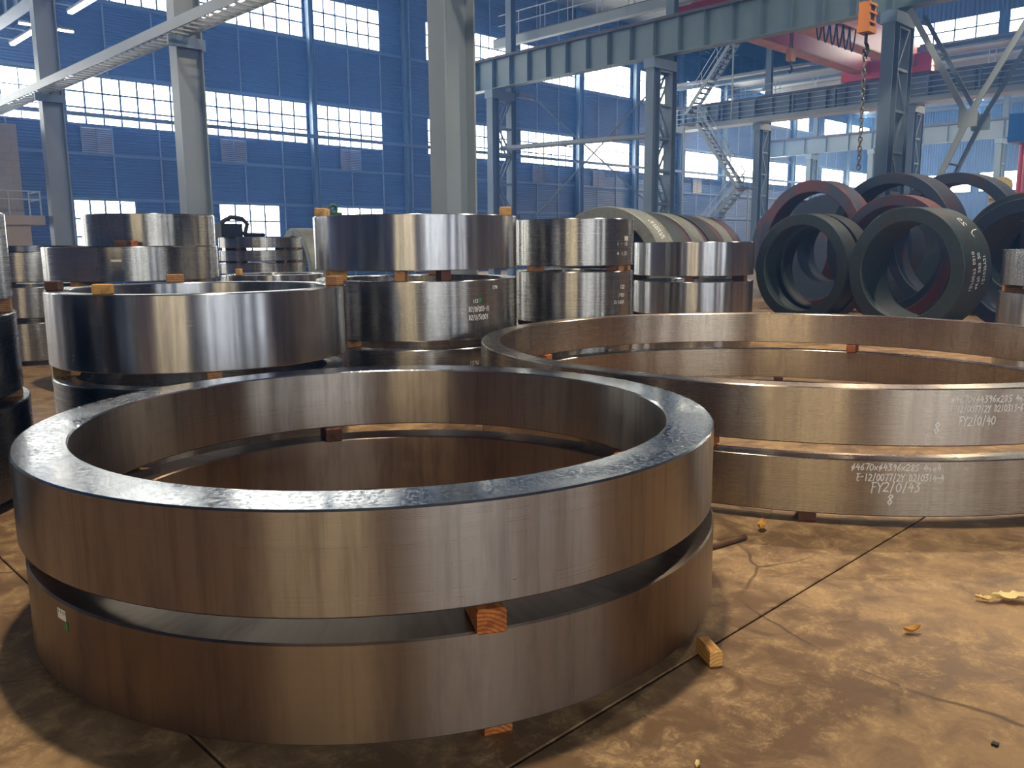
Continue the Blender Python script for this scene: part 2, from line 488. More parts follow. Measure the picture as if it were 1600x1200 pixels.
def window(axis, fixed, a0, a1, z0, z1, face, glass, single=False, pw=0.64, ph=0.62, parent=None):
    """glazed window; axis 'x': lies in a plane y = fixed, axis 'y': in a plane x = fixed; face = direction into the hall"""
    wn[0] += 1
    nx = max(1, round((a1 - a0) / pw))
    nz = max(1, round((z1 - z0) / ph))
    t = 0.05
    fr = MB()
    d0, d1 = (fixed, fixed + face * 0.09)
    lo, hi = min(d0, d1), max(d0, d1)
    def bx(p0, p1, q0, q1, e0=lo, e1=hi):
        if axis == 'x':
            fr.box(p0, p1, e0, e1, q0, q1)
        else:
            fr.box(e0, e1, p0, p1, q0, q1)
    bx(a0 - t, a0, z0 - t, z1 + t); bx(a1, a1 + t, z0 - t, z1 + t)
    bx(a0, a1, z0 - t, z0); bx(a0, a1, z1, z1 + t)
    o = struct(fr.build('window_%d' % wn[0], M['frame']))
    mu = MB(); fr = mu
    m = 0.036 if not single else 0.02
    e0, e1 = (lo + 0.02, hi - 0.015)
    sx, sz = (a1 - a0) / nx, (z1 - z0) / nz
    for i in range(1, nx):
        bx(a0 + i * sx - m, a0 + i * sx + m, z0, z1, e0, e1)
    for k in range(1, nz):
        bx(a0, a1, z0 + k * sz - m, z0 + k * sz + m, e0, e1)
    if nx > 1 or nz > 1:
        mu.build('glazing_bar', M['frame'], o)
    gp = fixed + face * 0.035
    if single:
        fr = MB(); bx(a0, a1, z0, z1, gp - 0.006, gp + 0.006)
        fr.build('pane', glass, o)
    else:
        key = (axis, round(sx, 3), round(sz, 3), glass.name)
        if key not in pane_cache:
            q = MB()
            w, h = sx / 2, sz / 2
            if axis == 'x':
                q.box(-w, w, -0.006, 0.006, -h, h)
            else:
                q.box(-0.006, 0.006, -w, w, -h, h)
            pane_cache[key] = q.mesh('pane')
        for i in range(nx):
            for k in range(nz):
                ca, cz = a0 + (i + 0.5) * sx, z0 + (k + 0.5) * sz
                obj('pane', pane_cache[key], glass, o, (ca, gp, cz) if axis == 'x' else (gp, ca, cz))
    return o
for a, b_, z0, z1 in WINS:
    window('x', Y1 + 0.10, a, b_, z0, z1, -1, M['day'], single=a > 40 or a < 9)

# wall sheets: one panel between each pair of cover strips, in the bands between the windows
pc = {}
def panel(x0, x1, z0, z1):
    if x1 - x0 < 0.12 or z1 - z0 < 0.12:
        return
    key = (round(x1 - x0, 2), round(z1 - z0, 2))
    if key not in pc:
        w, h = (x1 - x0) / 2 - 0.006, (z1 - z0) / 2 - 0.006
        pc[key] = MB().box(-w, w, 0, 0.10, -h, h).mesh('wall_panel')
    obj('wall_panel', pc[key], M['wall'], wall, ((x0 + x1) / 2, Y1 + 0.04, (z0 + z1) / 2))
gx = [X0 - 0.1 + 1.83 * i for i in range(52) if X0 - 0.1 + 1.83 * i < X1]
gx = [x for x in gx if x > -11.05] + [X1 + 0.05]
rows = [0.0, 1.10, 3.27, 4.95, 6.02, 7.86, 10.62, 12.58, ROOF]
for k in range(len(rows) - 1):
    z0, z1 = rows[k], rows[k + 1]
    cov = [(a - 0.06, b_ + 0.06) for a, b_, wz0, wz1 in WINS if min(z1, wz1) - max(z0, wz0) > 0.5 * (z1 - z0)]
    for x0, x1 in zip(gx, gx[1:]):
        segs = [(x0, x1)]
        for a, b_ in cov:
            ns = []
            for p, q in segs:
                if b_ <= p or a >= q:
                    ns.append((p, q))
                else:
                    if a > p: ns.append((p, a))
                    if b_ < q: ns.append((b_, q))
            segs = ns
        for p, q in segs:
            panel(p, q, z0, z1)
# cover strips over the panel joints and the long girts
tn = [0]
def trim(mb, mat, label=None):
    tn[0] += 1
    return struct(mb.build('trim_%d' % tn[0], mat), label)
for x in gx[:-1]:
    mb = MB()
    for k in range(len(rows) - 1):
        z0, z1 = rows[k], rows[k + 1]
        if any(a - 0.06 < x < b_ + 0.06 and min(z1, wz1) - max(z0, wz0) > 0.5 * (z1 - z0) for a, b_, wz0, wz1 in WINS):
            continue
        mb.box(x - 0.028, x + 0.028, Y1 + 0.005, Y1 + 0.04, z0, z1)
    if mb.v:
        trim(mb, M['strip'])
for z, t in ((3.27, 0.06), (4.95, 0.05), (7.92, 0.05), (10.58, 0.06)):
    trim(MB().box(X0, X1, Y1 - 0.03, Y1 + 0.05, z - t, z + t), M['frame'])
trim(MB().box(8.0, X1, Y1 - 0.45, Y1 - 0.3, 6.27, 6.42), M['frame'], 'long rail running along the wall below the middle windows')
# posts of the wall between the windows
for x in (10.75, 16.05, 21.57, 26.9, 40.03, 45.55, 50.6, 56.25, 61.7, 66.8, 71.0, 77.0):
    w = 0.34 if x in (40.03, 45.55) else 0.2
    trim(MB().hbeam_z(x, Y1 - 0.16, 0, ROOF, w * 1.3, 0.3), M['column_dark'], 'slim blue wall post between windows')
# louvred vents under the middle windows
LV = ('beside the column next to the block office', 'beside the column with the cable ladder bracket', 'between the slim wall post and the tall pale column', 'half hidden by the blue latticed column',
      'under the crossed bracing rods', 'beside the pale latticed column', 'above the foot of the zigzag stairs')
for i, x in enumerate((12.1, 17.67, 23.6, 30.0, 36.6, 42.0, 53.0)):
    v = empty('wall_louvre', (x, Y1, 4.98))
    tag(v, 'pale slatted louvre vent ' + LV[i], 'vent', 'louvre vents along the far wall')
    MB().box(-0.56, 0.56, 0.0, 0.036, 0, 1.0).build('louvre_back', M['frame'], v)
    for sx_ in (-0.58, -0.02, 0.54):
        MB().box(sx_, sx_ + 0.04, -0.05, 0.0, 0, 1.0).build('louvre_frame', M['strip'], v)
    for k in range(12):
        MB().add([(-0.54, -0.045, 0.03 + k * 0.08), (0.54, -0.045, 0.03 + k * 0.08), (0.54, -0.005, 0.075 + k * 0.08), (-0.54, -0.005, 0.075 + k * 0.08),
                  (-0.54, -0.040, 0.025 + k * 0.08), (0.54, -0.040, 0.025 + k * 0.08), (0.54, 0.0, 0.07 + k * 0.08), (-0.54, 0.0, 0.07 + k * 0.08)],
                 [(0, 1, 2, 3), (7, 6, 5, 4), (0, 4, 5, 1), (1, 5, 6, 2), (2, 6, 7, 3), (3, 7, 4, 0)]).build('louvre_slat', M['louvre'], v)

# windows of the other walls
for a, b_ in ((26.0, 32.6), (21.5, 25.3), (14.0, 20.0), (6.0, 12.0), (-4.0, 4.0)):
    window('y', X1 + 0.09, a, b_, 5.75, 7.30, -1, M['day'], single=True)
for a, b_ in ((-9.5, -4.1), (-2.4, 2.6)):
    window('x', Y0 - 0.11, a, b_, 6.1, 7.8, 1, M['day'], single=True)
# unseen doors assumed behind the camera, glow and gaps shaped to band the rings
def door(n, axis, a0, a1, z1, glass):
    d = MB()
    t = 0.12
    if axis == 'x':
        f0, f1 = Y0 - 0.12, Y0 - 0.02
        bx = lambda p0, p1, q0, q1: d.box(p0, p1, f0, f1, q0, q1)
    else:
        f0, f1 = X0 - 0.12, X0 - 0.02
        bx = lambda p0, p1, q0, q1: d.box(f0, f1, p0, p1, q0, q1)
    bx(a0 - t, a0, 0, z1 + t); bx(a1, a1 + t, 0, z1 + t); bx(a0, a1, z1, z1 + t)
    o = struct(d.build('door_%d' % n, M['frame']))
    nx, nz = max(1, round((a1 - a0) / 1.3)), 6
    sx, sz = (a1 - a0) / nx, z1 / nz
    for i in range(nx):
        for k in range(nz):
            q = MB()
            p0, p1, q0, q1 = a0 + i * sx + 0.04, a0 + (i + 1) * sx - 0.04, k * sz + 0.03, (k + 1) * sz - 0.03
            if axis == 'x':
                q.box(p0, p1, Y0 - 0.10, Y0 - 0.05, q0, q1)
            else:
                q.box(X0 - 0.10, X0 - 0.05, p0, p1, q0, q1)
            q.build('door_panel', glass if k >= 2 else M['backing'], o)
for i, (a, b_) in enumerate(((-6.8, -4.7), (-3.9, -0.9), (-0.1, 0.9), (1.5, 2.6), (4.6, 6.4), (8.4, 11.4))):
    door(1 + i, 'x', a, b_, 5.2, M['day_cool'])
for i, (a, b_) in enumerate(((-12.6, -9.6), (-8.9, -6.7), (-5.7, -4.9), (-4.2, -3.0))):
    door(7 + i, 'y', a, b_, 4.8, M['day_warm'])

# ------------------------------------------------------------------ columns, girders
YC = [2.3 - 8.4, 2.3, 10.7, 19.15, 27.6]
YC0 = [0.72 - 8.3, 0.72, 9.02, 17.1, 25.6, 33.9]
c0 = ['with a rubbed mark low on its web, behind the tallest ring stack', 'with the cable ladder bracket, before the middle windows', 'beside the concrete block office']
for i, y in enumerate(YC0):
    c = empty('steel_column', (7.75, y, 0))
    lab = {2: 'tall pale grey steel column behind the central stack of rings', 3: 'grey blue steel column carrying the cable ladder bracket between two wide windows',
           4: 'blue grey steel column beside the concrete block office'}.get(i, 'grey steel column of the near row, out past the rings')
    tag(c, lab, 'column', 'steel columns of the near row')
    m = M['column']
    MB().hbeam_z(0, 0, 0.03, 7.95, 0.54, 0.34, 0.03).build('shaft', m, c)
    MB().box(-0.36, 0.36, -0.26, 0.26, 0, 0.03).build('base_plate', m, c)
    MB().box(-0.36, 0.36, -0.26, 0.26, 7.95, 7.99).build('cap_plate', m, c)
def girder(name, x, z0, z1, y0, y1, label, step=1.05, mat='girder', phase=0.0, bf=0.42):
    gdr = empty(name, (x, 0, z0))
    tag(gdr, label, 'girder', 'crane runway girders')
    h = z1 - z0
    MB().box(-0.012, 0.012, y0, y1, 0.03, h - 0.03).build('web', M[mat], gdr)
    MB().box(-bf / 2, bf / 2, y0, y1, 0, 0.03).build('bottom_flange', M[mat], gdr)
    MB().box(-bf / 2, bf / 2, y0, y1, h - 0.03, h).build('top_flange', M['girder_edge'], gdr)
    MB().box(-0.05, 0.05, y0, y1, h, h + 0.12).build('crane_rail', M['girder_edge'], gdr)
    me = MB().box(-bf / 2 + 0.03, -0.012, -0.008, 0.008, 0.03, h - 0.03).mesh('stiffener')
    y = y0 + phase
    while y < y1:
        obj('stiffener', me, M[mat], gdr, (0, y, 0))
        y += step
    return gdr
girder('runway_girder', 7.75, 8.0, 9.3, Y0, Y1, 'deep runway girder over the near column row', mat='column_dark')
girder('runway_girder', 26.0, 7.99, 9.22, Y0, 29.6, 'broad plate girder with upright stiffeners passing over the latticed columns', phase=0.4)
g2 = girder('runway_girder', 45.2, 8.45, 9.55, Y0, 31.5, 'plate girder fitted with conductor bars and a handrail walkway', mat='lattice')
girder('runway_girder', 62.3, 8.02, 9.2, Y0, Y1, 'farthest plate girder in front of the end wall windows', step=1.7, mat='lattice')
# conductor bars on brackets along the second girder
for k in range(4):
    MB().tube([(-0.42, -12, 0.16 + 0.27 * k), (-0.42, 31.4, 0.16 + 0.27 * k)], 0.022, 6).build('conductor_bar', M['rail'], g2)
me = MB().box(-0.46, -0.2, -0.04, 0.04, 0.08, 1.06).mesh('bar_bracket')
for k in range(17):
    obj('bar_bracket', me, M['column_dark'], g2, (0, 30.6 - 2.35 * k, 0))
MB().box(-0.75, 0.35, Y0, 31.4, -0.28, -0.02).build('bottom_chord', M['column'], g2)
def handrail(name, x, z, y0, y1, label, step=1.5, h=1.05, par=None):
    r = empty(name, (x, 0, z)) if par is None else par
    if par is None:
        tag(r, label, 'railing')
    off = 0 if par is None else None
    for zz in (h, h * 0.55):
        MB().tube([(0, y0, zz), (0, y1, zz)], 0.024, 6).build('rail_bar', M['rail'], r)
    me = MB().tube([(0, 0, 0), (0, 0, h)], 0.022, 6).mesh('rail_post')
    y = y0
    while y <= y1 + 1e-3:
        obj('rail_post', me, M['rail'], r, (0, y, 0))
        obj('rail_post', me, M['rail'], r, (0, min(y1, y + 0.28), 0))
        y += step
    return r
handrail('walkway_railing', 45.6, 9.55, -6, 31.0, 'white double handrail along the top of the second girder', 2.2, 0.8)
# maintenance walkway above the first girder
wk = tag(empty('maintenance_walkway', (28.0, 0, 10.25)), 'pale walkway beam with thin railing above the first plate girder', 'walkway')
MB().box(-0.15, 0.15, Y0, 29.5, 0, 0.36).build('edge_beam', M['column'], wk)
MB().box(-0.15, 1.2, Y0, 29.5, 0.36, 0.40).build('deck', M['girder_edge'], wk)
handrail('x', 0, 0, -4, 29.3, '', 1.6, 1.0, wk)
for ch in wk.children:
    if ch.name.startswith('rail'):
        ch.location.z += 0.40
# latticed crane columns
def lattice_column(x, y, ztop, zgird, label, group, sep=1.1):
    c = tag(empty('lattice_column', (x, y, 0)), label, 'column', group)
    MB().hbeam_z(0, 0, 0.03, zgird - 0.02, 0.42, 0.36, 0.03).build('front_leg', M['lattice'], c)
    MB().hbeam_z(sep, 0, 0.03, ztop, 0.30, 0.34, 0.025).build('rear_leg', M['lattice'], c)
    MB().box(-0.3, sep + 0.3, -0.28, 0.28, 0, 0.03).build('base_plate', M['column'], c)
    n = int((zgird - 0.9) / 1.15)
    a, b_ = 0.21, sep - 0.15
    for k in range(n + 1):
        z = 0.5 + k * (zgird - 0.9) / n
        for dy in (-0.13, 0.13):
            MB().box(a, b_, dy - 0.035, dy + 0.035, z - 0.04, z + 0.04).build('batten', M['lattice'], c)
            if k < n:
                z2 = 0.5 + (k + 1) * (zgird - 0.9) / n
                p, q = ((a, dy, z), (b_, dy, z2)) if k % 2 else ((b_, dy, z), (a, dy, z2))
                MB().bar(p, q, 0.05, 0.07).build('lacing_bar', M['lattice'], c)
    MB().box(-0.26, sep, -0.24, 0.24, zgird - 0.36, zgird - 0.02).build('girder_seat', M['column_dark'], c)
    return c
for i, y in enumerate(YC):
    lab = {2: 'dark latticed column beside the hanging chain', 3: 'pale latticed column in front of the row of forged tubes', 4: 'blue latticed column just behind the pale grey column'}.get(i, 'latticed column of the first crane row, beyond the rings')
    lattice_column(26.0, y, ROOF, 7.99, lab, 'latticed columns of the first crane row')
for i, y in enumerate((0.5, 8.9, 17.3, 25.8)):
    lattice_column(45.2, y, ROOF if i > 2 else 11.2, 8.17, 'slender latticed column by the zigzag stairs' if i == 3 else 'latticed column under the girder with conductor bars', 'latticed columns of the second crane row', 0.95)
for i, y in enumerate((1.5, 9.8, 18.2, 26.5, 31.2)):
    lattice_column(62.3, y, 12.6, 8.02, 'thin latticed column between the end wall windows' if i == 2 else 'latticed column of the farthest crane row', 'latticed columns of the farthest crane row', 0.8)
# strut and rod bracing between the first crane row columns
tag(MB().tube([(26.3, 19.4, 5.35), (26.3, 27.4, 5.55)], 0.11, 10).build('bracing_strut', M['column'], smooth=40), 'thick pale strut pipe joining two latticed columns', 'brace')
xb = tag(empty('rod_brace', (28.2, 23.7, 0)), 'thin crossed bracing rods between two latticed columns', 'brace')
for p, q in (((0, 3.6, 7.9), (0, -3.6, 2.4)), ((0, 3.6, 2.6), (0, -3.6, 7.9))):
    MB().tube([p, q], 0.03, 6).build('bracing_rod', M['column_dark'], xb)
for y, z in ((3.6, 7.9), (-3.6, 2.4), (3.6, 2.6), (-3.6, 7.9)):
    MB().box(-0.95, 0.04, y - 0.05, y + 0.05, z - 0.12, z + 0.12).build('rod_bracket', M['column_dark'], xb)
# V-shaped double brace right of the chain
br = tag(empty('cross_brace', (25.9, 8.42, 4.72)), 'pale and dark double cross brace meeting at gusset plates beside the chain', 'brace')
for k, mt in enumerate(('column', 'column_dark')):
    x = 1.1 * k
    for p, q in (((x, 0, 0.05), (x, 1.75, 3.2)), ((x, 1.60, -3.8), (x, 0, 0)), ((x, 0, 0.05), (x, -1.72, 3.2))):
        MB().bar(p, q, 0.16 if k == 0 else 0.12, 0.05, (1, 0, 0)).build('brace_member', M[mt], br)
    MB().box(x - 0.03, x + 0.03, -0.24, 0.24, -0.2, 0.25).build('gusset_plate', M[mt], br)
    MB().box(x - 0.1, x + 0.1, 1.50, 1.70, -4.72, -3.7).build('brace_foot', M[mt], br)
for t in (0.3, 0.62, 0.9):
    MB().tube([(0, 1.75 * t, 3.2 * t), (1.1, 1.75 * t, 3.2 * t)], 0.03, 6).build('brace_tie', M['column_dark'], br)
    MB().tube([(0, 1.6 * t, -3.8 * t), (1.1, 1.6 * t, -3.8 * t)], 0.03, 6).build('brace_tie', M['column_dark'], br)
# clerestory wall over the second crane row
cl = struct(MB().box(46.7, 46.9, Y0, 23.6, 11.2, ROOF).build('wall_clerestory', M['wall_y']), 'blue sheeted wall above the second girder')
for a, b_ in ((14.1, 21.0), (6.6, 13.6), (-1, 6.0)):
    window('y', 46.69, a, b_, 11.18 + 0.06, 12.25, -1, M['day'], pw=0.95, ph=0.55)
# ------------------------------------------------------------------ stairs
st = tag(empty('zigzag_stairs', (43.4, 0, 0)), 'steel zigzag staircase with handrails beside the slender latticed column', 'stairs')
def flight(y0, z0, y1, z1):
    d = Vector((0, y1 - y0, z1 - z0))
    n = max(4, int(abs(z1 - z0) / 0.24))
    for x in (0, 0.8):
        MB().bar((x, y0, z0), (x, y1, z1), 0.05, 0.2).build('stringer', M['column'], st)
        for hh in (0.5, 0.95):
            MB().tube([(x, y0, z0 + hh), (x, y1, z1 + hh)], 0.025, 6).build('handrail', M['rail'], st)
        for t in (0.02, 0.35, 0.68, 0.98):
            p = Vector((x, y0, z0)) + d * t
            MB().tube([p, p + Vector((0, 0, 0.95))], 0.022, 6).build('baluster', M['rail'], st)
    me = MB().box(0.02, 0.78, -0.13, 0.13, -0.02, 0.02).mesh('tread')
    for k in range(n):
        p = Vector((0, y0, z0)) + d * ((k + 0.5) / n)
        obj('tread', me, M['girder_edge'], st, p)
flight(30.2, 0.1, 26.0, 4.5)
flight(26.0, 4.5, 28.8, 8.3)
flight(29.6, 8.9, 26.6, 12.6)
MB().box(-0.05, 0.85, 25.2, 26.0, 4.42, 4.5).build('landing', M['girder_edge'], st)
MB().box(-0.05, 0.85, 28.8, 29.8, 8.3, 8.38).build('landing', M['girder_edge'], st)
for y, z in ((25.3, 4.42), (29.7, 8.3)):
    MB().box(0.0, 0.08, y - 0.04, y + 0.04, 0, z).build('stair_post', M['column'], st)
MB().box(0.0, 0.08, 26.5, 26.58, 8.3, 12.6).build('stair_post', M['column'], st)

# ------------------------------------------------------------------ cranes
cr = tag(empty('overhead_crane', (0, 0, 9.95)), 'red double girder overhead crane spanning between the runways', 'crane')
for y0, y1 in ((19.5, 20.1), (17.2, 17.8)):
    b = MB().box(29.7, 45.0, y0, y1, 0.05, 1.25).build('bridge_girder', M['red'], cr)
    MB().box(29.7, 45.0, y0 - 0.06, y1 + 0.06, 0.0, 0.05).build('girder_flange', M['orange'], cr)
for x in (29.42, 45.0):
    MB().box(x - 0.2, x + 0.28, 16.4, 20.9, -0.28, 0.6).build('end_carriage', M['red'], cr)
for k in range(6):
    x0 = 34.0 + 0.62 * k
    pts = [(x0 + 0.62 * t, 17.05, 0.55 - 0.95 * math.sin(PI * t)) for t in [i / 10 for i in range(11)]]
    MB().tube(pts, 0.035, 6).build('festoon_cable', M['black'], cr)
MB().box(33.8, 38.0, 17.0, 17.1, 0.55, 0.66).build('festoon_track', M['orange'], cr)
MB().box(34.4, 35.6, 17.3, 20.0, 1.25, 1.75).build('crab', M['orange'], cr)
hk = tag(empty('crane_hook', (35.0, 18.6, 8.7)), 'small orange hook block under the red crane', 'crane hook')
MB().box(-0.2, 0.2, -0.12, 0.12, 0.35, 0.85).build('hook_block', M['orange'], hk)
for dx in (-0.12, 0.0, 0.12):
    MB().tube([(dx, 0, 0.85), (dx, 0, 2.5)], 0.02, 6).build('wire_rope', M['black'], hk)
MB().tube([(0, 0, 0.35), (0, 0, 0.2), (0.12, 0, 0.1), (0.1, 0, -0.06), (-0.03, 0, -0.12), (-0.13, 0, -0.03)], [0.04, 0.04, 0.045, 0.05, 0.04, 0.02], 8).build('hook', M['black'], hk, smooth=40)
# near hook block with the long chain
nh = tag(empty('crane_hook_block', (15.78, 6.94, 5.0)), 'worn orange crane hook block on wire ropes above the long chain', 'crane hook')
for x0, x1 in ((-0.14, -0.09), (0.09, 0.14)):
    MB().box(x0, x1, -0.10, 0.10, 0.2, 0.62).build('cheek_plate', M['orange'], nh)
MB().box(-0.085, 0.085, -0.09, 0.09, 0.24, 0.60).build('inner_block', M['black'], nh)
for z in (0.26, 0.42, 0.56):
    MB().box(-0.15, 0.15, -0.115, -0.10, z, z + 0.035).build('guard_strap', M['orange'], nh)
MB().box(-0.16, 0.16, -0.11, 0.11, 0.10, 0.20).build('crosshead', M['orange'], nh)
for dy in (-0.06, 0.0, 0.06):
    MB().tube([(0.08 * math.cos(t), dy, 0.44 + 0.16 * math.sin(t)) for t in [2 * PI * i / 14 for i in range(14)]], 0.035, 8, True).build('sheave', M['black'], nh, smooth=50)
for dx in (-0.1, -0.03, 0.03, 0.1):
    MB().tube([(dx, 0, 0.5), (dx, 0, 4.42)], 0.012, 6).build('wire_rope', M['black'], nh)
MB().tube([(0, 0, 0.12), (0, 0, -0.06), (0.07, 0, -0.1), (0.09, 0, -0.2), (0.03, 0, -0.27), (-0.05, 0, -0.25), (-0.08, 0, -0.18)], [0.03, 0.03, 0.035, 0.04, 0.035, 0.03, 0.015], 8).build('hook', M['black'], nh, smooth=40)
tr = tag(empty('crane_trolley', (15.78, 6.94, 8.8)), 'crane trolley bridge above the long chain', 'crane')
MB().box(-8.1, 10.25, -0.9, -0.6, 0.62, 1.5).build('bridge_girder', M['red'], tr)
MB().box(-8.1, 10.25, 0.6, 0.9, 0.62, 1.5).build('bridge_girder', M['red'], tr)
MB().box(-0.5, 0.5, -0.6, 0.6, 0.62, 1.9).build('trolley', M['orange'], tr)
ch = tag(empty('lifting_chain', (15.78, 6.94, 4.78)), 'long steel link chain hanging from the orange hook block', 'chain')
ring_pts = lambda a, b_, up: [(b_ * math.sin(t) if up else 0, 0 if up else b_ * math.sin(t), a * math.cos(t)) for t in [2 * PI * i / 12 for i in range(12)]]
MB().tube([(0.07 * math.sin(t), 0, 0.085 * math.cos(t) - 0.07) for t in [2 * PI * i / 14 for i in range(14)]], 0.016, 6, True).build('end_ring', M['chain'], ch, smooth=60)
lm = [MB().tube(ring_pts(0.055, 0.032, u), 0.0125, 6, True).mesh('chain_link', 60) for u in (0, 1)]
for k in range(23):
    obj('chain_link', lm[k % 2], M['chain'], ch, (0, 0, -0.19 - 0.083 * k))
# blue and orange lifting gear at the right edge
lg = tag(empty('lifting_gear', (46.0, 12.05, 0)), 'bright blue crane cross beam with orange fittings before the end wall', 'lifting gear')
MB().box(-2.0, 2.4, -0.6, 0.5, 5.85, 7.1).build('cross_beam', M['blue'], lg)
MB().box(-0.3, 0.5, -0.5, 0.3, 7.1, 7.7).build('hook_block', M['orange'], lg)
MB().tube([(0.0, 0.0, 7.7), (0.0, 0.0, 11.0)], 0.06, 6).build('wire_rope', M['black'], lg)
for x, y in ((-1.3, -0.2), (-0.6, 0.2), (0.6, -0.3), (1.6, 0.1)):
    MB().tube([(x, y, 3.2), (x, y, 5.85)], 0.17, 10).build('strut', M['red'], lg, smooth=40)
MB().box(-1.7, 2.2, -0.7, 0.5, 2.4, 3.6).build('orange_frame', M['orange'], lg)
for x in (-1.4, 1.9):
    MB().box(x - 0.1, x + 0.1, -0.2, 0.0, 0, 2.4).build('stand_leg', M['orange'], lg)

# ------------------------------------------------------------------ cable ladder, office corner, lamps
cb = tag(empty('cable_ladder', (7.3, 0, 5.48)), 'long pale cable ladder rising past the columns below the roof', 'cable tray')
for dx, m in ((-0.03, 'column'), (0.42, 'column')):
    MB().box(dx, dx + 0.03, 6.0, 34.5, 0, 0.2).build('side_rail', M[m], cb)
me = MB().box(0.0, 0.42, -0.03, 0.03, 0.02, 0.05).mesh('rung')
for k in range(95):
    obj('rung', me, M['rail'], cb, (0, 6.1 + 0.3 * k, 0))
for y in (9.02, 17.1, 25.6):
    MB().box(0.0, 0.75, y - 0.24, y - 0.18, -0.22, -0.02).build('bracket', M['column_dark'], cb)
of = struct(empty('wall_office', (0, 0, 0)), 'concrete block office wall at the left')
bw = MB().box(0, 0.397, 0, 0.15, 0, 0.197).mesh('block')
bh = MB().box(0, 0.197, 0, 0.15, 0, 0.197).mesh('block')
for r in range(17):
    if r % 2:
        obj('block', bh, M['blockwall'], of, (7.02, 27.0, 1.42 + 0.2 * r))
    for c in range(8):
        obj('block', bw, M['blockwall'], of, (7.22 - 0.4 * (c + 1) - (0.2 if r % 2 else 0.0), 27.0, 1.42 + 0.2 * r))
MB().box(3.9, 7.2, 27.02, 27.3, 0, 1.42).build('plinth', M['concrete'], of)
MB().box(3.9, 7.2, 27.152, 27.3, 1.42, 4.8).build('core', M['concrete'], of)
bal = tag(empty('office_balcony', (3.9, 26.0, 2.04)), 'small concrete balcony with grey pipe railing on the block office', 'balcony')
MB().box(0, 3.55, 0, 1.0, 0, 0.25).build('slab', M['concrete'], bal)
for zz in (0.6, 0.9):
    MB().tube([(0, 0.05, 0.25 + zz * 0.72), (3.5, 0.05, 0.25 + zz * 0.72), (3.5, 1.0, 0.25 + zz * 0.72)], 0.02, 6).build('rail_bar', M['rail'], bal)
for x in (0.3, 1.1, 1.9, 2.7, 3.2, 3.48):
    MB().tube([(x, 0.05, 0.25), (x, 0.05, 0.9)], 0.02, 6).build('rail_post', M['rail'], bal)
MB().box(6.5, 7.1, 26.1, 26.3, 0, 2.04).build('balcony_pier', M['concrete'], of)

def high_bay(x, y, z, label, group, lit=True):
    l = tag(empty('high_bay_lamp', (x, y, z)), label, 'lamp', group)
    n = 16
    vs, fs = [], []
    prof = [(0.10, 0.42), (0.12, 0.30), (0.30, 0.05), (0.32, 0.0)]
    for r, zz in prof:
        vs += [(r * math.cos(2 * PI * k / n), r * math.sin(2 * PI * k / n), zz) for k in range(n)]
    for i in range(3):
        for k in range(n):
            fs.append((i * n + k, (i + 1) * n + k, (i + 1) * n + (k + 1) % n, i * n + (k + 1) % n))
    fs.append(tuple(range(n)))
    rf = MB().add(vs, fs).build('reflector', M['lamp_body'], l, smooth=30)
    MB().add([(0.29 * math.cos(2 * PI * k / n), 0.29 * math.sin(2 * PI * k / n), 0.04) for k in range(n)], [tuple(range(n))[::-1]]).build('lens', M['lamp_glow'] if lit else M['lamp_body'], rf)
    MB().tube([(0, 0, 0.42), (0, 0, 1.0)], 0.02, 6).build('hanger', M['lamp_body'], l)
    if not lit:
        return
    ld = bpy.data.lights.new('lamp_light', 'AREA')
    ld.shape = 'DISK'
    ld.size = 0.6
    ld.energy = LAMP_WATTS
    ld.color = (1.0, 0.88, 0.72)
    lo = bpy.data.objects.new('lamp_light', ld)
    COL.objects.link(lo)
    lo.parent = l
    lo.location = (0, 0, -0.01)
LIT = lambda x, y: 0 < x < 25 and 3 < y < 4      # the lamps switched on: those over the stacks of rings
for bx_ in (-6.0, 2.8, 12.0, 21.0, 31.0, 40.0):
    for y in (-13.3, -4.9, 3.5, 11.9, 20.3, 28.7):
        high_bay(bx_, y, ROOF - 1.0, 'round high bay lamp hanging lit from the main roof' if LIT(bx_, y) else 'round high bay lamp hanging unlit from the main roof', 'lit lamps under the main roof' if LIT(bx_, y) else 'unlit lamps under the main roof', LIT(bx_, y))
for bx_ in (54.0, 70.0):
    for y in (-3.1, 5.3, 13.7, 22.1, 30.5):
        z = 12.75 if bx_ > 55 else 12.5
        high_bay(bx_, y, z - 1.0, 'round high bay lamp lit under the low far roof', 'lamps under the low roof')
def strip_light(p, q, label, arm):
    s = tag(empty('strip_light', p), label, 'lamp', 'strip lights by the near runway girder')
    d = Vector(q) - Vector(p)
    MB().bar((0, 0, 0), d, 0.12, 0.05).build('tube_cover', M['lamp_glow'], s)
    MB().bar((0, 0, 0.06), d + Vector((0, 0, 0.06)), 0.2, 0.07).build('housing', M['lamp_body'], s)
    for t in (0.2, 0.8):
        MB().bar(d * t + Vector((0, 0, 0.07)), d * t + Vector(arm) + Vector((0, 0, 0.07)), 0.03, 0.03).build('bracket', M['column_dark'], s)
for p, q in (((9.0, 31.7, 9.05), (9.0, 34.4, 9.05)), ((9.0, 30.6, 8.2), (9.0, 33.2, 8.2)), ((9.0, 24.6, 8.1), (9.0, 27.3, 8.1))):
    strip_light(p, q, 'lit strip light hung along the near runway girder', (-1.04, 0, 0))
for x0, x1, z in ((9.5, 10.0, 9.12), (10.75, 11.25, 9.1)):
    strip_light((x0, 34.0, z), (x1, 34.0, z), 'short lit strip light standing out from the far wall', (0, 1.04, 0))

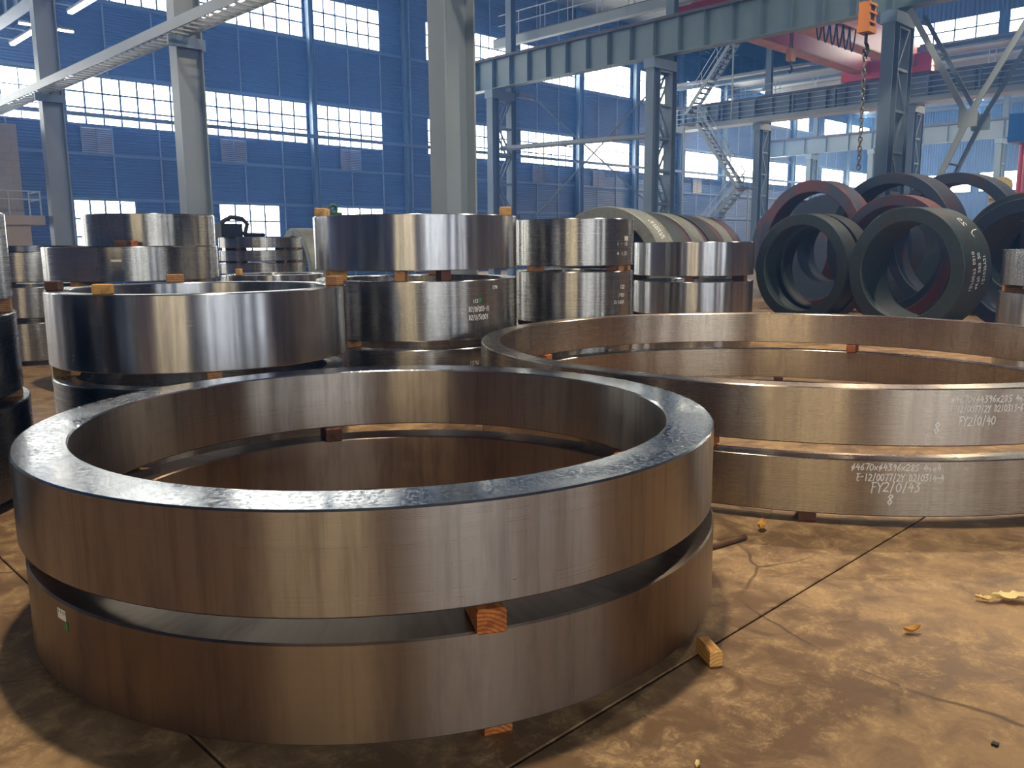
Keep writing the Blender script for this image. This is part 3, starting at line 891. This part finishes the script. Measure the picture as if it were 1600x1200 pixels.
# ------------------------------------------------------------------ steel rings
SEG = 160
DZ = 0.035      # everything stacked sits this much lower than first measured
def ring_mesh(name, R, Ri, h, mats, cham=0.006, seg=SEG):
    prof = [(R - cham, 0), (R, cham), (R, h - cham), (R - cham, h), (Ri + cham, h), (Ri, h - cham), (Ri, cham), (Ri + cham, 0)]
    n = len(prof)
    vs = []
    for k in range(seg):
        a = 2 * PI * k / seg
        c, s = math.cos(a), math.sin(a)
        vs += [(r * c, r * s, z) for r, z in prof]
    fs, uvs, mi = [], [], []
    for k in range(seg):
        k2 = (k + 1) % seg
        a0, a1 = 2 * PI * k / seg, 2 * PI * (k + 1) / seg
        for i in range(n):
            j = (i + 1) % n
            fs.append((k * n + i, k2 * n + i, k2 * n + j, k * n + j))
            rr = R if i in (0, 1, 2, 3, 7) else Ri
            def vc(q, i=i):
                return prof[q][0] if i in (3, 7) else prof[q][1]
            uvs += [(a0 * rr, vc(i)), (a1 * rr, vc(i)), (a1 * rr, vc(j)), (a0 * rr, vc(j))]
            mi.append(1 if (i in (2, 3, 4) and len(mats) > 1) else 0)
    me = bpy.data.meshes.new(name)
    me.from_pydata(vs, [], fs)
    l = me.uv_layers.new(name='UVMap')
    for i, u in enumerate(uvs):
        l.data[i].uv = u
    for m in mats:
        me.materials.append(m)
    for p, x in zip(me.polygons, mi):
        p.use_smooth = True
        p.material_index = x
    me.set_sharp_from_angle(angle=math.radians(25))
    me.update()
    return me

def ring(x, y, z, R, Ri, h, mats, label, group=None, rot=0.0):
    o = obj('steel_ring', ring_mesh('steel_ring', R, Ri, h, mats), None, None, (x, y, z - DZ), rot)
    tag(o, label, 'ring', group)
    o['_R'] = R
    o['_h'] = h
    return o

# chalk lettering, drawn as strokes that follow the curve of a ring
GL = {'0': [[(1, 0), (0, 2), (0, 4), (1.2, 6), (2.6, 5), (3, 3), (2.4, 1), (1, 0)]], '1': [[(1.5, 6), (1.3, 0)]],
      '2': [[(0, 5), (1.2, 6), (2.8, 5), (2.4, 3.4), (0, 0), (3, 0.2)]], '3': [[(0.2, 6), (2.8, 5.8), (1.2, 3.6), (2.8, 2.4), (2.2, 0.5), (0, 0)]],
      '4': [[(1.4, 6), (0, 2.4), (3, 2.6)], [(2.3, 4.4), (2, 0)]], '5': [[(3, 6), (0.7, 5.8), (0.4, 3.6), (2.4, 3.2), (2.6, 1), (0, 0)]],
      '6': [[(2.4, 6), (0.4, 3), (0.3, 0.8), (1.6, 0), (2.7, 1.2), (2, 2.8), (0.4, 2)]], '7': [[(0, 5.8), (3, 6), (1.4, 0)]],
      '8': [[(2.8, 5.2), (1.4, 6), (0.4, 4.8), (2.7, 1.6), (1.5, 0), (0.2, 1.2), (2.9, 5)]], '9': [[(2.8, 4.8), (1.4, 6), (0.3, 4.6), (1.4, 3.2), (2.8, 4.6), (2.2, 0)]],
      'o': [[(1, 0), (0, 1.4), (1, 3), (2.4, 2.4), (2.2, 0.6), (1, 0)]], '%': [[(1, 0.8), (0, 2.2), (1.2, 4), (2.6, 2.6), (1.8, 0.8), (1, 0.8)], [(2.2, 6), (0.6, -1)]],
      'x': [[(0, 3.6), (2.6, 0.4)], [(2.6, 3.8), (0, 0.2)]], '-': [[(0.3, 2.8), (2.6, 3.1)]], '/': [[(2.2, 6.6), (0.6, -0.6)]],
      'F': [[(0, 6), (3.2, 6.1)], [(0.8, 6), (0.6, -0.8)], [(0.8, 3.2), (2.6, 3.3)]], 'Y': [[(0, 6), (1.5, 3)], [(3.2, 6.2), (1.5, 3), (1.2, -0.6)]],
      'T': [[(0, 6), (3.2, 6)], [(1.4, 6), (0.7, 1), (1.2, -0.6), (2.4, -0.2)], [(0.6, 3), (2.6, 3.1)]], 'n': [[(0, 3), (0.2, 0), (0.3, 2.2), (1.4, 3), (2, 0)]],
      'D': [[(0.6, 6), (0.4, 0), (2.4, 1), (2.8, 4), (1.6, 5.8), (0, 6)]], 'v': [[(0, 4), (0.2, 1.2), (1.6, 1)], [(1.7, 5), (1.6, 0)]], ' ': [], 'J': [[(3, 6), (2.7, 2.4), (1.6, 0), (0, 0.7)]]}
def chalk(rg, text, ang, z, size, adv, width, mat='chalk', name='chalk_writing', R=None, slant=0.25, off=0.0012):
    """text starts at angle ang (radians, object space) and runs to larger angles"""
    R = R or rg['_R']
    rnd = random.Random(len(text) * 7 + int(z * 1000))
    mb = MB()
    for i, chx in enumerate(text):
        dz = rnd.uniform(-0.06, 0.06) * size
        for st_ in GL[chx]:
            pts = []
            for px, pz in st_:
                s = i * adv + (px / 4.0 + slant * (pz / 6.0 - 0.5) * 0.5) * adv
                pts.append((s, z + dz + pz / 6.0 * size))
            for (s0, z0), (s1, z1) in zip(pts, pts[1:]):
                L = math.hypot(s1 - s0, z1 - z0) or 1e-6
                tx, tz = (s1 - s0) / L, (z1 - z0) / L
                nx_, nz_ = -tz * width / 2, tx * width / 2
                ex, ez = tx * width * 0.35, tz * width * 0.35
                q = [(s0 - ex - nx_, z0 - ez - nz_), (s1 + ex - nx_, z1 + ez - nz_), (s1 + ex + nx_, z1 + ez + nz_), (s0 - ex + nx_, z0 - ez + nz_)]
                vs = []
                for r_ in (R + off, R + 0.0002):
                    for s, zz in q:
                        a = ang + s / R
                        vs.append((r_ * math.cos(a), r_ * math.sin(a), zz))
                mb.add(vs, [(0, 1, 2, 3), (4, 7, 6, 5), (0, 4, 5, 1), (1, 5, 6, 2), (2, 6, 7, 3), (3, 7, 4, 0)])
    return mb.build(name, M[mat], rg)
def sticker(rg, ang, z0, z1, width, mat, name, off=0.0016):
    R = rg['_R']
    mb = MB()
    n = 4
    for k in range(n):
        a0, a1 = ang + width / R * k / n, ang + width / R * (k + 1) / n
        vs = [(r_ * math.cos(a), r_ * math.sin(a), z) for r_ in (R + off, R + 0.0002) for a, z in ((a0, z0), (a1, z0), (a1, z1), (a0, z1))]
        mb.add(vs, [(0, 1, 2, 3), (4, 7, 6, 5), (0, 4, 5, 1), (1, 5, 6, 2), (2, 6, 7, 3), (3, 7, 4, 0)])
    return mb.build(name, M[mat], rg)

# wood blocks
bcache = {}
def block_mesh(l, w, h, kind, rough=0.006):
    key = (round(l, 3), round(w, 3), round(h, 3), kind)
    if key in bcache:
        return bcache[key]
    c = rough
    vs, x, y = [], l / 2, w / 2
    for z, k in ((0, c), (c, 0), (h - c, 0), (h, c)):
        for sx, sy in ((-1, -1), (1, -1), (1, 1), (-1, 1)):
            vs.append((sx * (x - k), sy * (y - k), z))
    fs = [(3, 2, 1, 0), (12, 13, 14, 15)]
    for i in range(3):
        for k in range(4):
            fs.append((i * 4 + k, i * 4 + (k + 1) % 4, i * 4 + 4 + (k + 1) % 4, i * 4 + 4 + k))
    me = bpy.data.meshes.new('wood_block')
    me.from_pydata(vs, [], fs)
    me.materials.append(WOOD[kind])
    bcache[key] = me
    return me
def block(x, y, z, l, w, h, rz, kind, label, group=None, loose=False):
    if z > 0:
        z -= DZ
    elif not loose:
        h -= DZ
    o = obj('wood_block', block_mesh(l, w, h, kind), None, None, (x, y, z), rz)
    return tag(o, label, 'wood block', group)
def rim_blocks(cx, cy, R, t, z, h, angs, label, group, kinds=(1,), l=0.16, w=0.085, out=0.0):
    for i, a in enumerate(angs):
        r = R - l / 2 + out
        a = math.radians(a)
        block(cx + r * math.cos(a), cy + r * math.sin(a), z, l, w, h, a, kinds[i % len(kinds)], label, group)

# --- the front pair
FX, FY, FR, FI = 2.005, 2.811, 1.328, 1.150
LX_, LY_ = 2.017, 2.802
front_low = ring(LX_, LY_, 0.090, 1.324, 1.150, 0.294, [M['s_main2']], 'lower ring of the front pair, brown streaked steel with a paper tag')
front_up = ring(FX, FY, 0.456, FR, FI, 0.299, [M['s_main'], M['s_top']], 'upper ring of the front pair with a wet oily top face')
r_ = 1.324
for a, k, lb in ((-112.6, 1, 'small rusty block peeping out under the front pair of rings'),):
    block(LX_ + 1.20 * math.cos(math.radians(a)), LY_ + 1.20 * math.sin(math.radians(a)), 0, 0.15, 0.085, 0.09, math.radians(a), 1, lb)
rim_blocks(LX_, LY_, 1.31, 0, 0, 0.09, (-30, 60, 150), 'support block hidden on the floor under the front pair of rings', 'blocks under the front pair')
a = math.radians(-113.4)
block(FX + 1.262 * math.cos(a), FY + 1.262 * math.sin(a), 0.384, 0.19, 0.082, 0.072, a - 0.12, 1, 'rust brown wood block sticking out between the two front rings')
rim_blocks(FX, FY, 1.30, 0, 0.384, 0.072, (-22, 68, 158), 'wood block wedged between the two front rings, seen past the inner wall', 'inner blocks of the front pair', (1, 2), 0.19)
s_ = sticker(front_low, math.radians(-174.5), 0.235, 0.268, 0.05, 'paper', 'paper_tag')
sticker(front_low, math.radians(-172.6), 0.205, 0.232, 0.014, 'green', 'green_sticker')
tw_ = chalk(front_low, '1 3 12', math.radians(-174.2), 0.255, 0.008, 0.007, 0.0012, 'ink', 'tag_writing', off=0.0022)
tw_.parent = s_

# --- the wide pair on the right (chalked 4670 x 4396 x 285)
RX, RY = 5.93, 3.045
right_low = ring(RX, RY, 0.085, 2.335, 2.198, 0.285, [M['s_right2']], 'lower ring of the widest pair, chalked with the number ending 43')
right_up = ring(RX, RY, 0.441, 2.335, 2.198, 0.285, [M['s_right']], 'upper ring of the widest pair, chalked with the number ending 40')
def ca(px):
    return math.radians(-145.6 + (px - 1330) * 0.0764)
chalk(right_up, '%4670x%4396x285 4no', ca(1478), 0.217, 0.032, 0.0205, 0.0046)
chalk(right_up, 'T-12/0077/2Y D210313-6', ca(1477), 0.170, 0.031, 0.0170, 0.0046)
chalk(right_up, 'FY2/0/40', ca(1492), 0.105, 0.042, 0.0235, 0.0052)
chalk(right_up, '8', ca(1455), 0.068, 0.052, 0.032, 0.0095)
chalk(right_low, '%4670x%4396x285 4no4', ca(1335), 0.235, 0.032, 0.0213, 0.0044)
chalk(right_low, 'T-12/0077/2Y D210314-4', ca(1343), 0.183, 0.034, 0.0190, 0.0044)
chalk(right_low, 'FY2/0/43', ca(1366), 0.128, 0.046, 0.0295, 0.0050)
chalk(right_low, '8', ca(1392), 0.062, 0.050, 0.030, 0.0054)
rim_blocks(RX, RY, 2.33, 0, 0.370, 0.071, (-163, -60), 'wood block between the widest two rings at their front', 'outer blocks between the widest pair', (1,))
rim_blocks(RX, RY, 2.33, 0, 0.370, 0.071, (12.5, 100), 'round ended wood block between the widest two rings, far side', 'far blocks between the widest pair', (1,))
rim_blocks(RX, RY, 2.32, 0, 0, 0.085, (-150, -60, 30, 120), 'support block on the floor under the widest pair of rings', 'blocks under the widest pair', (2,))

# --- stack at left, two deep rings
ORD = ('first', 'second', 'third', 'fourth', 'fifth', 'sixth', 'seventh')
def stack(cx, cy, specs, block_angs, name, bkind=(3, 2, 0)):
    """specs: (z0, z1, R, Ri, material, label)"""
    out = []
    for i, (z0, z1, R, Ri, m, lab) in enumerate(specs):
        out.append(ring(cx, cy, z0, R, Ri, z1 - z0, [M[m]], lab, rot=0.7 * i))
        out[-1]['_rot'] = 0.7 * i
    for i, (z0, z1, R, Ri, m, lab) in enumerate(specs):
        zb = 0.0 if i == 0 else specs[i - 1][1]
        if z0 - zb > 0.012:
            Rb = R if i == 0 else min(R, specs[i - 1][2])
            angs = block_angs[i] if isinstance(block_angs[0], (list, tuple)) else block_angs
            rim_blocks(cx, cy, Rb - 0.005, 0, zb, z0 - zb, angs, ('support block on the floor under the %s' % name) if i == 0 else 'wood block in the %s gap up of the %s' % (ORD[i - 1], name),
                       ('floor blocks of the %s' % name) if i == 0 else 'spacer blocks in the %s gap of the %s' % (ORD[i - 1], name), bkind)
    return out
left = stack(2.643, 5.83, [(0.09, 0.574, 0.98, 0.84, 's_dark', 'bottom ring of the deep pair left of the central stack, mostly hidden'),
                           (0.671, 1.147, 0.993, 0.86, 's_cool', 'deep polished ring on the left pair with loose blocks on its rim')],
             [(-150, -60, 30, 120), (-112, 20, 160)], 'left deep pair')
def rim_block(cx, cy, R, ang, z, l, w, h, rz, kind, label):
    a_ = math.radians(ang)
    return block(cx + R * math.cos(a_), cy + R * math.sin(a_), z, l, w, h, a_ + rz, kind, label)
rim_block(2.643, 5.83, 0.925, -152, 1.147, 0.10, 0.075, 0.062, 1.9, 0, 'fresh pale block loose on the near rim of the left deep ring')
rim_block(2.643, 5.83, 0.925, 158, 1.147, 0.13, 0.08, 0.062, 1.4, 2, 'dark brown block loose on the left rim of the deep ring')
rim_block(2.643, 5.83, 0.925, 78, 1.147, 0.13, 0.08, 0.066, 1.5, 3, 'tan block lying on the far rim of the left deep ring')
rim_block(2.643, 5.83, 0.925, -38, 1.147, 0.11, 0.085, 0.068, 1.2, 3, 'light tan block on the right rim of the left deep ring')
# --- stack behind it
s2 = stack(3.333, 8.896, [(0.09, 0.52, 0.83, 0.56, 's_cool2', 'bottom ring of the four high stack behind the left pair'),
                          (0.60, 1.03, 0.83, 0.56, 's_cool2', 'second ring of the stack behind the left pair, hidden by it'),
                          (1.113, 1.437, 0.821, 0.50, 's_cool2', 'broad ring at eye height with a small white label, behind the left pair')], (-150, -75, 15, 100), 'stack behind the left pair')
ring(3.50, 8.84, 1.437, 0.628, 0.44, 0.312, [M['s_cool2']], 'smaller ring topping the stack in front of the low window')
sticker(s2[2], math.radians(-124) - 1.4, 0.185, 0.205, 0.09, 'paper', 'paper_label')
rim_block(3.333, 8.896, 0.76, -118, 1.437, 0.10, 0.07, 0.055, 1.6, 2, 'blackened block beside the smaller topmost ring')
rim_block(3.333, 8.896, 0.76, -110, 1.437, 0.08, 0.06, 0.055, 0.3, 1, 'little red brown block beside the smaller topmost ring')
# --- tall stack at the left edge
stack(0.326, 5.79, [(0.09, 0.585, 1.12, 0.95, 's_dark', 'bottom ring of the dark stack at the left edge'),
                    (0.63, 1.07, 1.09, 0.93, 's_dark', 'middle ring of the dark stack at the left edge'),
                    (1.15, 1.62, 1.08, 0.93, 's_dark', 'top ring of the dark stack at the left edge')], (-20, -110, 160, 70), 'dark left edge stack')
# --- stack far left behind
stack(3.21, 11.87, [(0.09, 0.545, 0.72, 0.55, 's_cool2', 'bottom ring of the narrow stack seen between the dark and left stacks'),
                    (0.606, 0.971, 0.72, 0.55, 's_cool2', 'third ring down in the narrow stack beyond the left pair'),
                    (1.032, 1.384, 0.72, 0.55, 's_cool2', 'second ring down in the narrow stack beyond the left pair'),
                    (1.384, 1.46, 0.60, 0.5, 's_dark', 'thin ring lying on the narrow stack beyond the left pair')], (-130, -40, 50, 140), 'narrow far left stack')
# --- central stack
mid = stack(4.935, 6.295, [(0.08, 0.559, 0.945, 0.80, 's_cool2', 'bottom ring of the central stack, chalked 1596'),
                           (0.63, 1.131, 0.927, 0.79, 's_cool2', 'middle ring of the central stack with chalk writing and a green mark'),
                           (1.218, 1.684, 0.927, 0.79, 's_cool', 'bright top ring of the central stack with blocks on its rim')],
            [(-150, -60, 30, 120), (-172, 80, -30), (-137, -113, 176, 40)], 'central stack', (3, 2, 0))
chalk(mid[1], '1531', math.radians(-98) - 0.7, 0.31, 0.028, 0.020, 0.004)
sticker(mid[1], math.radians(-94.2) - 0.7, 0.315, 0.352, 0.03, 'green', 'green_mark')
chalk(mid[1], 'D2/0/055-11', math.radians(-100.5) - 0.7, 0.235, 0.042, 0.021, 0.005)
chalk(mid[1], 'D2/0/51003', math.radians(-100.5) - 0.7, 0.165, 0.042, 0.021, 0.005)
chalk(mid[1], '1594', math.radians(-84) - 0.7, 0.42, 0.03, 0.018, 0.004)
chalk(mid[0], '1596', math.radians(-101), 0.33, 0.036, 0.024, 0.004)
rim_block(4.935, 6.295, 0.86, 160, 1.684, 0.18, 0.09, 0.07, 1.1, 0, 'pale pine block on the left rim of the central top ring')
rim_block(4.935, 6.295, 0.86, -60, 1.684, 0.17, 0.10, 0.075, 1.9, 0, 'pale pine block marked with strokes on the right rim of the central stack')
gc = tag(empty('lifting_eye', (4.935 + 0.86 * math.cos(2.05), 6.295 + 0.86 * math.sin(2.05), 1.684 - DZ)), 'small green cast lifting eye on the rim of the central stack', 'lifting eye')
MB().box(-0.07, 0.07, -0.05, 0.05, 0, 0.06).build('base', M['greenpart'], gc)
MB().tube([(0.04 * math.cos(t), 0, 0.09 + 0.04 * math.sin(t)) for t in [2 * PI * i / 14 for i in range(14)]], 0.016, 8, True).build('eye', M['greenpart'], gc, smooth=50)
# --- stack right of it
ns = stack(6.755, 5.947, [(0.09, 0.60, 0.614, 0.50, 's_cool2', 'bottom ring of the narrow deep stack right of the central one'),
                          (0.654, 1.158, 0.614, 0.50, 's_cool2', 'deep ring chalked with three short lines, right of the central stack'),
                          (1.214, 1.677, 0.614, 0.50, 's_cool2', 'deep ring with a white and green label, right of the central stack')],
           [(-150, -60, 30, 120), (-150, -60, 30, 120), (174, -88, -72)], 'narrow right stack', (3,))
t0 = 1.4
sticker(ns[2], math.radians(-84) - t0, 0.245, 0.29, 0.07, 'paper', 'paper_label')
sticker(ns[2], math.radians(-86.5) - t0, 0.272, 0.296, 0.02, 'green', 'green_corner')
chalk(ns[2], '1 - 12', math.radians(-95) - t0, 0.20, 0.03, 0.03, 0.004)
chalk(ns[2], '4 1/2', math.radians(-95) - t0, 0.10, 0.035, 0.035, 0.004)
t0 = 0.7
chalk(ns[1], '122', math.radians(-90) - t0, 0.33, 0.035, 0.026, 0.004, 'chalk')
chalk(ns[1], '1921', math.radians(-92) - t0, 0.25, 0.03, 0.026, 0.004)
chalk(ns[1], '211028', math.radians(-98) - t0, 0.18, 0.03, 0.026, 0.004)
# --- stack behind the widest pair
stack(9.166, 6.082, [(0.10, 0.51, 0.741, 0.62, 's_cool2', 'bottom ring of the bright stack behind the widest pair'),
                     (0.582, 0.975, 0.741, 0.62, 's_cool', 'middle ring of the bright stack behind the widest pair'),
                     (1.043, 1.445, 0.741, 0.62, 's_cool', 'top ring of the bright stack in front of the forged tubes')], (-150, -88, 30, 120), 'bright stack behind the widest pair', (2,))
# --- ring behind the left pair, flat rings, right edge stack
stack(4.834, 8.754, [(0.09, 0.57, 0.53, 0.44, 's_cool', 'lower ring of the slim pair between the left and central stacks'),
                     (0.64, 1.124, 0.53, 0.44, 's_cool', 'slim ring with thin bright rim between the left and central stacks')], (-150, -60, 30, 120), 'slim pair')
rim_block(4.834, 8.754, 0.485, -170, 1.124, 0.06, 0.05, 0.07, 0.4, 0, 'tiny pale block standing on the slim bright rim')
fl_r = [(0.055 + 0.1935 * k, 0.215 + 0.1935 * k, 0.63, 0.42, 's_cool2', '%s flat ring of the many layered stack by the low window' % nm) for k, nm in enumerate(('lowest', 'second lowest', 'third lowest', 'fourth', 'fifth', 'third highest', 'second highest', 'topmost'))]
stack(6.60, 12.35, fl_r, (-150, -60, 30, 120), 'flat ring stack', (2, 3))
stack(9.81, 1.94, [(0.09, 0.49, 0.80, 0.66, 's_cool', 'bottom ring of the bright stack at the right edge'),
                   (0.56, 0.93, 0.80, 0.66, 's_cool', 'middle ring of the bright stack at the right edge'),
                   (1.00, 1.345, 0.78, 0.64, 's_cool', 'top ring of the bright stack at the right edge')], (-165, -60, 30, 120), 'right edge stack', (3,))
# machine lying on the flat rings
gm = tag(empty('grinder_machine', (6.05, 12.2, 1.5715 - DZ)), 'black hand machine with a looped handle lying on flat rings', 'machine')
MB().box(-0.22, 0.12, -0.12, 0.12, 0.0, 0.20).build('body', M['black'], gm)
MB().tube([(0.1, 0, 0.045), (0.22, 0, 0.07), (0.26, 0, 0.20), (0.18, 0, 0.28), (0.0, 0, 0.30), (-0.12, 0, 0.24), (-0.2, 0, 0.12)], 0.035, 8).build('handle_loop', M['black'], gm, smooth=50)
MB().tube([(0.2, 0, 0.04), (0.55, 0.03, 0.04)], 0.03, 8).build('spindle', M['black'], gm)

# ------------------------------------------------------------------ forged rings standing on edge
def tube_ring(x, y, R, Ri, w, az, mat, label, group, zoff=0.0):
    """ring on edge; x, y = centre of its near face, axis pointing along azimuth az (degrees) away from the viewer"""
    me = ring_mesh('forged_ring', R, Ri, w, [M[mat]], 0.012, 96)
    o = obj('forged_ring', me, None)
    a = math.radians(az)
    ax = Vector((math.cos(a), math.sin(a), 0))
    zv = Vector((0, 0, 1))
    xv = zv.cross(ax)
    o.matrix_world = Matrix(((zv.x, xv.x, ax.x, x), (zv.y, xv.y, ax.y, y), (zv.z, xv.z, ax.z, R + zoff), (0, 0, 0, 1)))
    o['_R'] = R
    return tag(o, label, 'forged ring', group)
GF = 'forged rings standing on edge'
g1 = tube_ring(13.48, 5.14, 0.96, 0.74, 0.72, -12, 'i_green', 'dark green forged ring on edge with chalk marks on its side', GF)
g2_ = tube_ring(14.18, 7.20, 0.95, 0.75, 0.36, -9, 'i_green', 'grey green forged ring on edge beside the chalk marked one', GF)
tube_ring(14.66, 7.14, 0.95, 0.72, 0.34, -9, 'i_green2', 'dull green forged ring tucked behind its grey green twin', GF)
tube_ring(16.30, 8.12, 1.31, 1.08, 0.42, -14, 'i_red', 'large rust red and blue forged ring beside the row of tubes', GF)
tube_ring(15.10, 6.0, 1.10, 0.91, 0.34, -12, 'i_red', 'rusty forged ring leaning space behind the two green ones', GF)
tube_ring(16.75, 6.75, 1.35, 1.14, 0.55, -12, 'i_blue', 'largest blue grey forged ring under the hanging chain', GF)
tube_ring(14.70, 3.83, 1.02, 0.80, 0.75, -8, 'i_blue', 'shadowed dark forged ring beside the right edge stack', GF)
tube_ring(18.50, 6.2, 1.38, 1.16, 0.5, -10, 'i_blue', 'blue grey forged ring farthest back behind the dark green one', GF)
for k, (u, v, R, w, m, lab) in enumerate(((18.3, 8.75, 1.22, 0.6, 'i_blue', 'dim forged ring glimpsed through the grey green twin rings'), (20.2, 7.9, 1.24, 0.8, 'i_green2', 'dull forged ring glimpsed through the chalk marked ring'),
        (20.9, 10.95, 1.25, 0.7, 'i_red', 'rust toned forged ring glimpsed under the large rust red ring'), (17.2, 4.55, 1.12, 0.8, 'i_green2', 'dull forged ring glimpsed through the shadowed dark ring'),
        (19.9, 4.2, 1.12, 0.8, 'i_blue', 'dark forged ring behind the right edge stack'), (22.6, 9.6, 1.3, 0.8, 'i_blue', 'blue forged ring deepest among the standing rings'))):
    tube_ring(u, v, R, R - 0.52, w, -12, m, lab, GF)
chalk(g1, '25', math.radians(-46), 0.36, 0.10, 0.10, 0.012)
chalk(g1, 'J', math.radians(-58), 0.42, 0.20, 0.16, 0.012)
chalk(g1, '12/0077 D210', math.radians(-108), 0.22, 0.06, 0.05, 0.008)
chalk(g1, '4670 285 20', math.radians(-106), 0.36, 0.06, 0.05, 0.008)
chalk(g1, '12103FY21', math.radians(-102), 0.50, 0.06, 0.05, 0.008)
az = 16.0
dv = Vector((math.cos(math.radians(az)), math.sin(math.radians(az)), 0))
p = Vector((10.9, 8.95, 0))
TW = [(0.80, 1.0, 'i_pale', 'nearest grey tube of the lying row, lettered in white'), (0.74, 0.985, 'i_green', 'grey green tube second in the lying row'), (0.30, 0.97, 'i_red', 'narrow rust red ring third in the lying row'),
      (0.70, 0.985, 'i_pale', 'pale grey tube fourth in the lying row'), (0.26, 0.97, 'i_red', 'narrow rust ring fifth in the lying row'), (0.62, 0.985, 'i_green2', 'dull green tube sixth in the lying row'),
      (0.34, 0.98, 'i_red', 'rust red ring seventh in the lying row'), (0.62, 0.985, 'i_pale', 'pale tube eighth in the lying row'), (0.6, 0.985, 'i_red', 'rust red tube at the far end of the lying row')]
for i, (w, R, m, lab) in enumerate(TW):
    t = tube_ring(p.x, p.y, R, R - 0.2, w, az, m, lab, 'forged tubes lying in a row')
    if i == 0:
        chalk(t, '12/0077', math.radians(-62), 0.30, 0.075, 0.06, 0.014)
        chalk(t, '210314', math.radians(-60), 0.42, 0.075, 0.06, 0.014)
    p = p + dv * (w + 0.035)
tube_ring(8.0, 13.8, 0.86, 0.72, 0.5, -10, 'i_pale', 'grey forged ring on edge beside the flat ring stack', GF)
# pale partition far right and the yellow round sign in front of the end wall
pw = tag(empty('partition', (27.5, 3.0, 0)), 'long low beige concrete partition behind the forged rings', 'partition')
MB().box(0, 0.25, 0, 5.2, 0, 2.62).build('panel', M['concrete'], pw)
MB().box(-0.06, 0.31, 0, 5.2, 2.62, 2.72).build('coping', M['concrete'], pw)
ys_ = tag(empty('fan_disc', (30.0, 8.6, 0)), 'round pale yellow fan guard on a post before the far windows', 'fan')
MB().tube([(0, 0, 0), (0, 0, 2.9)], 0.04, 8).build('post', M['lattice'], ys_)
cyl = []
n = 20
vs = [(dx, 0.3 * math.cos(2 * PI * k / n), 3.1 + 0.3 * math.sin(2 * PI * k / n)) for dx in (-0.05, 0.05) for k in range(n)]
MB().add(vs, [tuple(range(n)), tuple(range(2 * n - 1, n - 1, -1))] + [(k, n + k, n + (k + 1) % n, (k + 1) % n) for k in range(n)]).build('guard', M['leaf_pale'], ys_)
MB().box(-0.08, -0.05, -0.05, 0.05, 3.05, 3.15).build('hub', M['greenpart'], ys_)

# ------------------------------------------------------------------ litter on the floor
block(2.332, 1.442, 0, 0.112, 0.045, 0.060, math.radians(57), 0, 'loose fresh pine block lying alone on the floor', None, True)
tag(MB().tube([(3.12, 2.04, 0.014), (3.28, 2.00, 0.013), (3.47, 1.97, 0.013)], 0.013, 8).build('iron_rod', M['rod'], smooth=50), 'short rusty iron rod on the floor beside the front pair', 'rod')
def leaf(name, x, y, L, Wd, rz, mat, label, cat, curl=0.02, jag=0.0, seed=1):
    rnd = random.Random(seed)
    n = 10
    vs, fs = [], []
    for i in range(n + 1):
        t = i / n
        w = Wd * math.sin(PI * min(1, t * 0.96 + 0.02)) ** 0.7 * (1 + jag * rnd.uniform(-1, 1))
        zc = 0.004 + curl * abs(t - 0.4) ** 1.5 + jag * 0.008 * rnd.random()
        for s in (-1, -0.4, 0.4, 1):
            vs.append((L * (t - 0.5), w * s / 2, zc + curl * 0.9 * abs(s) * (0.6 + jag * rnd.random())))
    m4 = len(vs)
    vs += [(x_, y_, z_ - 0.002) for x_, y_, z_ in vs]
    for i in range(n):
        for k in range(3):
            q = (i * 4 + k, i * 4 + 4 + k, i * 4 + 5 + k, i * 4 + 1 + k)
            fs.append(q)
            fs.append(tuple(m4 + j for j in q[::-1]))
    o = empty(name, (x, y, 0), rz)
    tag(o, label, cat)
    MB().add(vs, fs).build('blade', M[mat], o, smooth=60)
    if jag == 0:
        MB().tube([(L * 0.48, 0, 0.006), (L * 0.62, 0.004, 0.016), (L * 0.72, 0.012, 0.03)], 0.0015, 5).build('stalk', M[mat], o)
    return o
leaf('dry_leaf', 3.64, 1.98, 0.075, 0.04, math.radians(20), 'leaf', 'curled tan leaf close to the widest pair of rings', 'leaf', 0.05)
leaf('dry_leaf', 3.01, 1.034, 0.062, 0.03, math.radians(-40), 'leaf', 'small orange leaf alone on the open floor', 'leaf', 0.03)
leaf('paper_scrap', 3.57, 0.86, 0.17, 0.055, math.radians(-44), 'leaf_pale', 'torn pale yellow scrap on the floor', 'scrap', 0.03, 0.5, 4)
leaf('paper_scrap', 3.49, 0.937, 0.07, 0.03, math.radians(-75), 'leaf_pale', 'little torn strip beside the pale yellow scrap', 'scrap', 0.02, 0.4, 9)
tag(MB().box(2.458, 2.475, 0.597, 0.613, 0, 0.008).build('metal_nut', M['black']), 'tiny black metal bit on the floor', 'debris')
leaf('wood_chip', 1.797, 1.136, 0.03, 0.012, 0.4, 'leaf_pale', 'tiny pale wood chip on the floor', 'debris', 0.01, 0.3, 3)

for o in bpy.data.objects:
    for k in ('_R', '_h', '_rot'):
        if k in o:
            del o[k]
